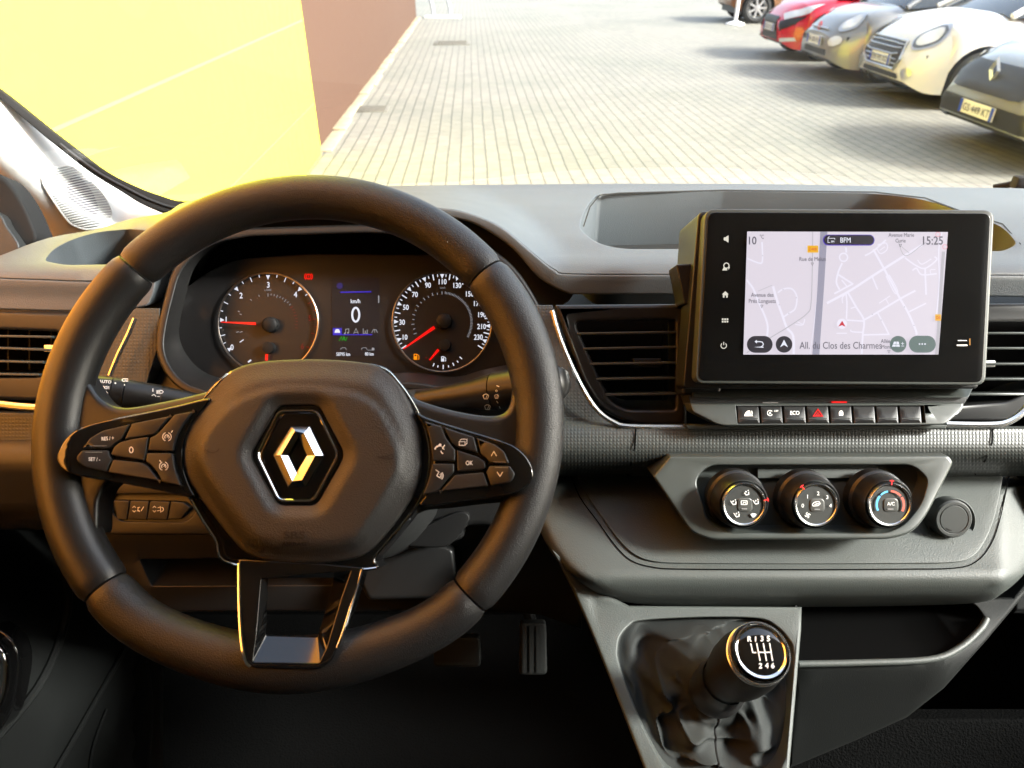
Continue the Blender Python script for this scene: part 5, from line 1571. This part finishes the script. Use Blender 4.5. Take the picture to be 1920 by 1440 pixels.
rim_part(s3 + .25, s4 - .25, LEATH, 'rim', 'lower rim section with fine grain')
rim_part(s4 + .25 - 360, s1 - .25, LEATH2 if False else LEATH, 'rim', 'right grip section', .0002)

def side_h(x):
    return sm(215, 125, x) if x < 560 else sm(890, 965, x)
def wps(h, k=.0065):                     # rises towards the rim
    return lambda x, y: wp(h)(x, y) + (wp(h + k)(x, y) - wp(h)(x, y)) * side_h(x)
def soft_panel(nm, loop, h, mt, r, t=.012, kk=.0065, grid=14, holes=(), dome=None, ang=60, parent=None, hr=None, lab=None, seg=5, ht=None, cap=None):
    m = MB()
    base = wps(h, kk)
    bump = None
    if dome:
        A_, R_ = dome
        bump = lambda x, y: -A_ * sm(0, R_, dist_to((x, y), loop))
    m.panel(loop, base, mt, r=r, t=t, grid=grid, holes=holes, seg=seg, bump=bump, tdir=-wn_, hr=hr, ht=ht, hdir=-wn_, cap=cap)
    return m
# leather shoulders of the two spokes
lsp = cs([(150, 690), (172, 722), (196, 752), (235, 765), (300, 755), (360, 742), (412, 727), (450, 706), (480, 760), (420, 870), (370, 930), (300, 918), (230, 905), (205, 908), (188, 940), (182, 1000), (140, 960), (110, 880), (105, 800), (125, 720)], 5)
soft_panel('s', lsp, .0045, LEATH2, 13, t=.016, kk=0).build('spoke', whl, ang=60, label='left leather spoke')
rsp = cs([(965, 660), (962, 710), (958, 750), (948, 772), (925, 780), (880, 776), (820, 762), (770, 742), (735, 706), (700, 760), (740, 900), (790, 945), (860, 942), (935, 930), (955, 935), (960, 960), (955, 1000), (1000, 960), (1030, 880), (1035, 780), (1015, 700)], 5)
soft_panel('s', rsp, .0045, LEATH2, 13, t=.016, kk=0).build('spoke', whl, ang=60, label='right leather spoke')
# gloss carrier behind the hub, running down to the lower spoke
hub_b = cs([(455, 690), (520, 678), (640, 678), (715, 686), (750, 715), (785, 768), (806, 830), (806, 890), (788, 940), (748, 995), (705, 1045), (690, 1070), (440, 1062), (400, 1010), (362, 950), (330, 885), (332, 830), (352, 785), (390, 733), (425, 700)], 5)
soft_panel('b', hub_b, .004, GLOSS, 5, t=.03).build('hub_bezel', whl, ang=60)
# airbag cover
ab = cs([(453, 687), (494, 678), (560, 674), (630, 675), (699, 683), (727, 698), (750, 722), (774, 769), (789, 814), (791, 860), (784, 910), (762, 950), (728, 996), (689, 1036), (645, 1051), (578, 1056), (508, 1052), (465, 1038), (437, 1012), (388, 950), (355, 906), (340, 868), (341, 826), (358, 785), (396, 735), (426, 702)], 5)
hexr = rp([(522, 758, 14), (598, 758, 14), (648, 853, 18), (594, 948, 14), (520, 948, 14), (467, 853, 18)], n=6)
ridge = cs([(425, 760), (500, 728), (630, 728), (700, 752), (735, 800), (755, 855), (748, 895), (706, 975), (655, 1034), (490, 1034), (424, 975), (372, 880), (364, 845), (380, 810)], 4)
m = MB()
bb = wp(.010)
def ab_b(x, y):
    d1_ = dist_to((x, y), ab)
    v = -.007 * sm(0, 45, d1_)
    if inside((x, y), ridge): v -= .0024 * sm(0, 9, dist_to((x, y), ridge))
    dh = dist_to((x, y), hexr)
    v += .004 * (1 - sm(0, 26, dh))
    return v
m.panel(ab, bb, AIRB, r=7, t=.016, grid=9, holes=[hexr], hr=2, ht=.006, seg=5, bump=ab_b, tdir=-wn_, hdir=-wn_)
abo = m.build('airbag_cover', whl, ang=70)
# embossed marks on the cover
m = MB(); dm = lambda x, y: bb(x, y) + ab_b(x, y) - .0011
m.text('SRS', 552, 1003, 13, dm, AIRB2, sx=1.5, bold=.5)
m.text('AIRBAG', 551, 1020, 7.5, dm, AIRB2, sx=1.25, bold=.35)
m.build('embossed_writing', abo)
for X, Y, sg in ((397, 846, 1), (723, 857, -1)):
    m = MB()
    m.line(cs([(X - 14, Y + 2), (X - 12, Y - 3), (X - 6, Y + 1), (X + 3, Y + 3), (X + 11, Y - 1), (X + 14, Y - 5)], 4, closed=False) if sg > 0 else cs([(X - 14, Y - 3), (X - 12, Y), (X + 2, Y - 1), (X + 13, Y - 5), (X + 13, Y + 3), (X + 2, Y + 3), (X - 12, Y + 1)], 3, closed=False), 1.3, dm, AIRB2)
    m.build('horn_symbol', abo)
# badge
m = MB(); hx = inset(hexr, 9); db = lambda h: wp(h)
m.panel(inset(hexr, 1), wp(.0125), GLOSS, r=1, t=.004, tdir=-wn_)
m.build('badge_plate', abo)
m = MB()
ring_in = rp([(523, 770, 12), (594, 770, 12), (634, 854, 12), (588, 938, 10), (523, 938, 10), (482, 853, 12)], n=6)
m.tube([W(x, y, wp(.0155)) for x, y in ring_in], .00085, CHROME, 8, closed=True); m.build('badge_ring', abo)
m = MB()
outer = [(547, 800), (579.5, 800), (605.5, 853), (579.5, 913), (541, 913), (512.5, 853)]
outer = [(546, 800), (580, 800), (606, 854), (572, 913), (540, 913), (512.5, 853)]
inner = [(560, 819), (560, 819), (576, 854), (556, 887), (556, 887), (540, 854)]
h0, h1 = wp(.0150), wp(.0182)
mid = [((a[0] + b_[0]) / 2, (a[1] + b_[1]) / 2) for a, b_ in zip(outer, inner)]
mid[0] = (553, 808); mid[1] = (570, 812); mid[3] = (566, 900); mid[4] = (548, 902)
vs = [W(x, y, h0) for x, y in outer] + [W(x, y, h1) for x, y in mid] + [W(x, y, h0) for x, y in inner]
fs = []
for i in range(6):
    j = (i + 1) % 6
    fs += [[i, j, 6 + j, 6 + i], [6 + i, 6 + j, 12 + j, 12 + i]]
m.add(vs, fs, FACET); m.skin([[W(x, y, wp(.012)) for x, y in outer], [W(x, y, h0) for x, y in outer]], CHROME)
m.build('diamond_badge', abo, ang=10)

# button pads
padL = cs([(107, 862), (112, 842), (126, 820), (150, 803), (190, 790), (260, 776), (330, 761), (392, 747), (382, 765), (356, 800), (343, 840), (345, 880), (356, 912), (362, 932), (300, 920), (220, 905), (150, 893), (120, 882)], 5)
soft_panel('p', padL, .0125, GLOSS, 4, t=.012, grid=20).build('button_pad', whl, ang=60, label='left gloss black button pad')
padR = cs([(778, 772), (800, 783), (860, 802), (920, 820), (960, 834), (984, 853), (997, 875), (999, 896), (984, 915), (950, 929), (873, 940), (790, 949), (800, 925), (812, 890), (811, 850), (800, 810)], 5)
soft_panel('p', padR, .0125, GLOSS, 4, t=.012, grid=20).build('button_pad', whl, ang=60, label='right gloss black button pad')
pads = {o.get('label', ''): o for o in whl.children if o.name.startswith('button_pad')}
pL = [o for k, o in pads.items() if 'left' in k][0]; pR = [o for k, o in pads.items() if 'right' in k][0]
def button(parent, loop, label=None, draw=None, rr=3):
    lp = rp(loop, rr, n=3)
    lp = inset(lp, .7)
    m = MB(); m.panel(lp, wps(.0150), BTN, r=2.2, t=.004, grid=None, tdir=-wn_, seg=3)
    if draw: draw(m, wps(.0153))
    return m.build('button', parent, ang=50, label=label)
def cruise(cx, cy, plus):
    def f(m, d):
        m.line(arcp(cx, cy, 7.5, 20, 160, 8), 1.3, d, WHITE) if False else None
        m.line(arcp(cx, cy, 8, 110, 250, 8), 1.3, d, WHITE); m.line(arcp(cx, cy, 8, -70, 70, 8), 1.3, d, WHITE)
        m.line(arcp(cx, cy + .5, 4.2, -40, 220, 10), 1.3, d, WHITE); m.line([(cx, cy + 1), (cx + 3, cy - 3)], 1.3, d, WHITE)
        if plus: m.line([(cx + 8, cy - 8), (cx + 11, cy - 12)], 1.5, d, WHITE)
        else: m.line([(cx - 8, cy - 11), (cx - 5, cy - 8)], 1.5, d, WHITE)
    return f
button(pL, [(154, 841), (168, 822), (192, 807, 8), (244, 795), (229, 824), (217, 831), (206, 842)], 'RES/+ button', lambda m, d: (m.text('RES / +', 202, 822, 6.6, d, WHITE, rot=4, sx=.85, bold=.2), m.line([(168, 836), (200, 836)], 1, d, GREYP)))
button(pL, [(247, 794), (321, 779), (296, 809), (288, 816), (233, 824)])
button(pL, [(327, 777), (364, 770), (342, 798, 10), (330, 822, 10), (325, 847), (277, 845), (281, 820), (291, 816), (300, 808)], None, cruise(313, 819, True))
button(pL, [(207, 852), (214, 837), (224, 829), (245, 823), (279, 818), (275, 846), (271, 864), (213, 855)], '0 button', lambda m, d: m.line(circ(246, 843.5, 3.4, 20, ry=5.2), 1.7, d, WHITE, closed=True))
button(pL, [(275, 849), (324, 849), (329, 882), (341, 912), (304, 904), (296, 888), (283, 872), (273, 866)], None, cruise(307, 874, False))
button(pL, [(212, 861), (265, 867), (278, 874), (301, 903), (202, 886)])
button(pL, [(154, 844), (204, 844), (206, 855), (211, 861), (200, 885), (160, 877, 8), (145, 866, 8), (143, 856, 8)], 'SET/- button', lambda m, d: (m.text('SET / -', 177, 861, 6.6, d, WHITE, rot=-2, sx=.85, bold=.2), m.line([(160, 848), (192, 848)], 1, d, GREYP)))
button(pR, [(795, 789), (828, 799), (836, 820), (850, 839), (854, 843), (854, 865), (811, 865), (808, 840), (803, 812)], None,
       lambda m, d: (m.line(arcp(824, 845, 9, 95, 165, 6), 3, d, WHITE), m.fill(circ(825, 834.5, 3, 8), d, WHITE), m.line([(828, 837), (833, 843)], 1.4, d, WHITE), m.line([(834, 834), (829, 842)], 1.4, d, WHITE), m.line(arcp(833, 845, 6, 180, 250, 4), 1.6, d, WHITE)))
button(pR, [(831, 800), (889, 819), (897, 850), (855, 838), (845, 828)], None,
       lambda m, d: (m.line([(861, 828), (872, 828), (872, 835), (861, 835)], 1.3, d, WHITE, closed=True), m.line([(862, 826), (865, 823.5), (875.5, 823.5), (875.5, 831.5), (873, 833.5)], 1.2, d, WHITE)))
button(pR, [(893, 820), (928, 833, 6), (946, 846, 6), (955, 869), (919, 869), (912, 861), (901, 852)], None, lambda m, d: (m.line([(921, 855), (926, 846.5), (931, 855)], 1.5, d, WHITE), m.line([(925, 866), (948, 866.5)], 1, d, GREYP)))
button(pR, [(856, 843), (896, 856), (909, 865), (911, 877), (904, 881), (857, 885)], 'OK button', lambda m, d: m.text('OK', 880, 868, 8, d, WHITE, sx=.8, bold=.2))
button(pR, [(917, 873), (956, 873), (966, 888), (961, 904, 8), (920, 911), (911, 885), (914, 880)], None, lambda m, d: (m.line([(932, 885), (937.5, 893), (942.5, 885)], 1.5, d, WHITE), m.line([(928, 876.5), (953, 877)], 1, d, GREYP)))
button(pR, [(853, 890), (906, 885), (916, 912), (824, 922)])
button(pR, [(810, 869), (852, 869), (852, 886), (845, 892), (821, 922), (791, 929), (803, 900)], None,
       lambda m, d: (m.line([(817, 881), (823, 885), (819, 892), (825, 896)], 1.5, d, WHITE), [m.line(arcp(821, 892, r_, -45, 40, 6), 1.3, d, WHITE) for r_ in (5, 7.6, 10)]))
# bar under the right spoke (control behind the rim)
m = MB(); m.tube([W(x, y, wp(-.012)) for x, y in cs([(781, 956), (800, 948), (850, 943), (910, 936), (948, 933)], 5, closed=False)], .0032, PLAST, 10); m.build('paddle', whl)

# lower spoke: gloss frame
lo_out = rp([(447, 1048), (448, 1130), (452, 1200), (459, 1240, 10), (474, 1253, 10), (598, 1256, 14), (622, 1240, 12), (648, 1170), (682, 1064), (600, 1056), (520, 1052)], n=5)
H1 = rp([(490, 1085, 2), (658, 1070, 2), (640, 1120), (612, 1215), (598, 1243, 4), (474, 1241, 4), (481, 1190)], 3, n=3)
H2 = rp([(503, 1083, 2), (626, 1083, 2), (615, 1130), (600, 1180), (596, 1196, 4), (498, 1193, 4), (500, 1150)], 3, n=3)
def lsd(x, y):
    t_ = sm(1060, 1245, y)
    return wp(.010)(x, y) * (1 - t_) + wp(.0195)(x, y) * t_
m = MB(); m.panel(lo_out, lsd, GLOSS, r=3.5, t=.02, holes=[H1], hr=1.5, ht=0, tdir=-wn_, grid=25)
n_ = len(H1)
r1 = [W(x, y, lambda a, b_: lsd(a, b_) + .0006) for x, y in H1]
r2 = [W(x, y, wp(-.012 + .021 * sm(1120, 1190, y))) for x, y in H2]
m.skin([r1, r2], GLOSS)
lso = m.build('lower_spoke', whl, ang=40)
m = MB(); m.tube([W(x, y, lsd) for x, y in cs([(448.5, 1056), (449, 1130), (453, 1200), (460, 1238), (470, 1250)], 5, closed=False)], .0012, CHROME, 8); m.build('bright_edging', lso); m = MB()
m.tube([W(x, y, lsd) for x, y in cs([(679, 1068), (662, 1124), (645, 1180), (632, 1215)], 5, closed=False)], .0008, CHROME, 8); m.build('bright_edging', lso)
# hub bright edge on top
m = MB(); m.tube([W(x, y, lambda a, b_: wp(.0085)(a, b_)) for x, y in inset(hub_b, 3.5)][:], .0006, CHROME, 6, closed=True); m.build('hub_edging', whl)
# column behind
col = MB()
c0 = W(600, 880, wp(-.02)); col.lathe(c0, -wn_, [(.05, 0), (.062, .03), (.07, .09), (.075, .2)], PLAST, 32); col.build('column', whl)

# ================================================================ GEAR LEVER
gl_ = thing('gear_lever', 'gear lever with chrome ringed six speed knob and leather gaiter', 'gear lever', W(1340, 1420, .6))
face = W(1427, 1221, .45)
tocam = (EYE - face).normalized()
kax = (tocam + Vector((.24, 0, 0)) + AX_U * .20).normalized()
neck = W(1345, 1287, .545)
# gaiter
N = 140; rings = []
bl = boot_loop
per = [0]
for i in range(len(bl)): per.append(per[-1] + hypot(bl[(i + 1) % len(bl)][0] - bl[i][0], bl[(i + 1) % len(bl)][1] - bl[i][1]))
def on(lp, u):
    t_ = u * per[-1]
    for i in range(len(lp)):
        if per[i + 1] >= t_:
            f_ = (t_ - per[i]) / (per[i + 1] - per[i]); a, b_ = lp[i], lp[(i + 1) % len(lp)]
            return (a[0] + (b_[0] - a[0]) * f_, a[1] + (b_[1] - a[1]) * f_)
    return lp[0]
nax = (face - neck).normalized()
na = nax.cross(Vector((0, 0, 1))).normalized(); nb = nax.cross(na)
NM = 56
for j in range(NM + 1):
    s = j / NM
    ring = []
    for i in range(N):
        u = i / N
        x, y = on(bl, u)
        ctr = (1330, 1300)
        th = atan2(y - ctr[1], x - ctr[0])
        P0 = W(x, y, P_GC(x, y) + .008)
        # point on the collar that looks the same way
        pc = neck + (AX_R * cos(th) - AX_U * sin(th)) * .021
        f_ = s ** 1.15
        q = P0.lerp(pc, f_)
        sag = .018 * sin(pi * s) ** .8 * (1 - .35 * s)
        q = q + AX_F * sag
        amp = sin(pi * min(1, s * 1.05)) ** 1.2
        fold = (.5 + .5 * sin(5 * th + 2.2 * s * 3 + .8)) ** 2.5 * 1.1 + .7 * abs(sin(3 * th - 4.5 * s + 1.3)) ** 3
        rg_ = 1 - abs(noise.noise(Vector((cos(th) * 1.9 + 3, sin(th) * 1.9, s * 2.6 + .5 * cos(th)))) ) * 2.6
        rg_ = max(0, rg_) ** 2
        nz = noise.noise(Vector((cos(th) * 1.7, sin(th) * 1.7, s * 3.2))) * 1.5 + .5 * noise.noise(Vector((cos(th) * 4, sin(th) * 4, s * 7)))
        q = q - AX_F * (amp * (.008 * fold + .008 * rg_ + .011 * noise.noise(Vector((cos(th) * 1.5 + 5, sin(th) * 1.5, s * 2.2))) * 1.6 - .002))
        ring.append(q)
    rings.append(ring)
m = MB(); m.skin(rings, BOOT); m.build('gaiter', gl_, ang=80)
iS = min(range(N), key=lambda i_: hypot(on(bl, i_ / N)[0] - 1350, on(bl, i_ / N)[1] - 1480))
m = MB(); m.tube([rings[j_][iS] - AX_F * .0004 for j_ in range(0, NM - 3)], .0009, RUBBER, 6); m.build('gaiter_seam', gl_)
m = MB(); m.line([(1308, 1335), (1306, 1360), (1315, 1395), (1340, 1440), (1345, 1475)], 2.2, .52, RUBBER) if False else None
m.lathe(neck, nax, [(.022, -.006), (.0215, .002), (.020, .004), (.019, .018), (.018, .03)], SOFT, 32); m.build('collar', gl_, ang=40)
# knob: a rounded body that closes towards the neck
m = MB()
rings = []
kb = [(.0, .0155), (.15, .0168), (.35, .0195), (.55, .0214), (.75, .0216), (.9, .0206), (1.0, .0192)]
start = neck + nax * .018
end = face - kax * .010
for s, r in kb:
    # blend the axis from the lever to the face
    a_ = nax.lerp(kax, sm(0, .8, s)).normalized()
    c = start.lerp(end, s)
    e1 = a_.cross(Vector((0, 0, 1))).normalized(); e2 = a_.cross(e1)
    rings.append([c + e1 * (r * cos(2 * pi * k / 40)) + e2 * (r * sin(2 * pi * k / 40)) for k in range(40)])
m.skin(rings, KNOBB, cap=(True, True)); m.build('knob', gl_, ang=60)
m = MB(); m.lathe(face, kax, [(.0196, -.012), (.0196, -.0095), (.0188, -.009), (.0188, -.004), (.0184, -.003)], SATIN, 64)
for k in range(90):
    a = 2 * pi * k / 90
    e1 = kax.orthogonal().normalized(); e2 = kax.cross(e1); rd = e1 * cos(a) + e2 * sin(a)
    m.box(face + rd * .0189 - kax * .0065, (.0008, .0007, .0048), SATIN, ax=(rd, kax.cross(rd), kax))
m.build('knurled_ring', gl_, ang=35)
m = MB(); m.lathe(face, kax, [(.0180, -.004), (.0175, -.001), (.0163, .0006), (.0148, .0003), (.0143, -.0004)], CHROME, 64); m.build('chrome_ring', gl_, ang=60)
m = MB(); m.lathe(face, kax, [(.0144, -.0005), (.012, .0004), (.007, .0010), (.001, .0012)], GLOSS, 48, cap1=True)
dk = plane(face + kax * .0016, kax)
Z = lambda x, y: (1100 + x / 4.174, 1120 + y / 4.174)
m.xf = Z
for s, x, y in (('R', 1275, 325), ('1', 1322, 325), ('3', 1372, 322), ('5', 1422, 322), ('2', 1360, 535), ('4', 1410, 533), ('6', 1457, 533)):
    m.text(s, x, y, 40, dk, WHITE, bold=2.2, sx=.95)
for pts in ([(1284, 360), (1300, 432), (1328, 432)], [(1330, 358), (1358, 498)], [(1382, 358), (1408, 498)], [(1432, 358), (1455, 498)], [(1343, 430), (1445, 430)]):
    m.line(pts, 2.0, dk, WHITE)
m.build('shift_plate', gl_)
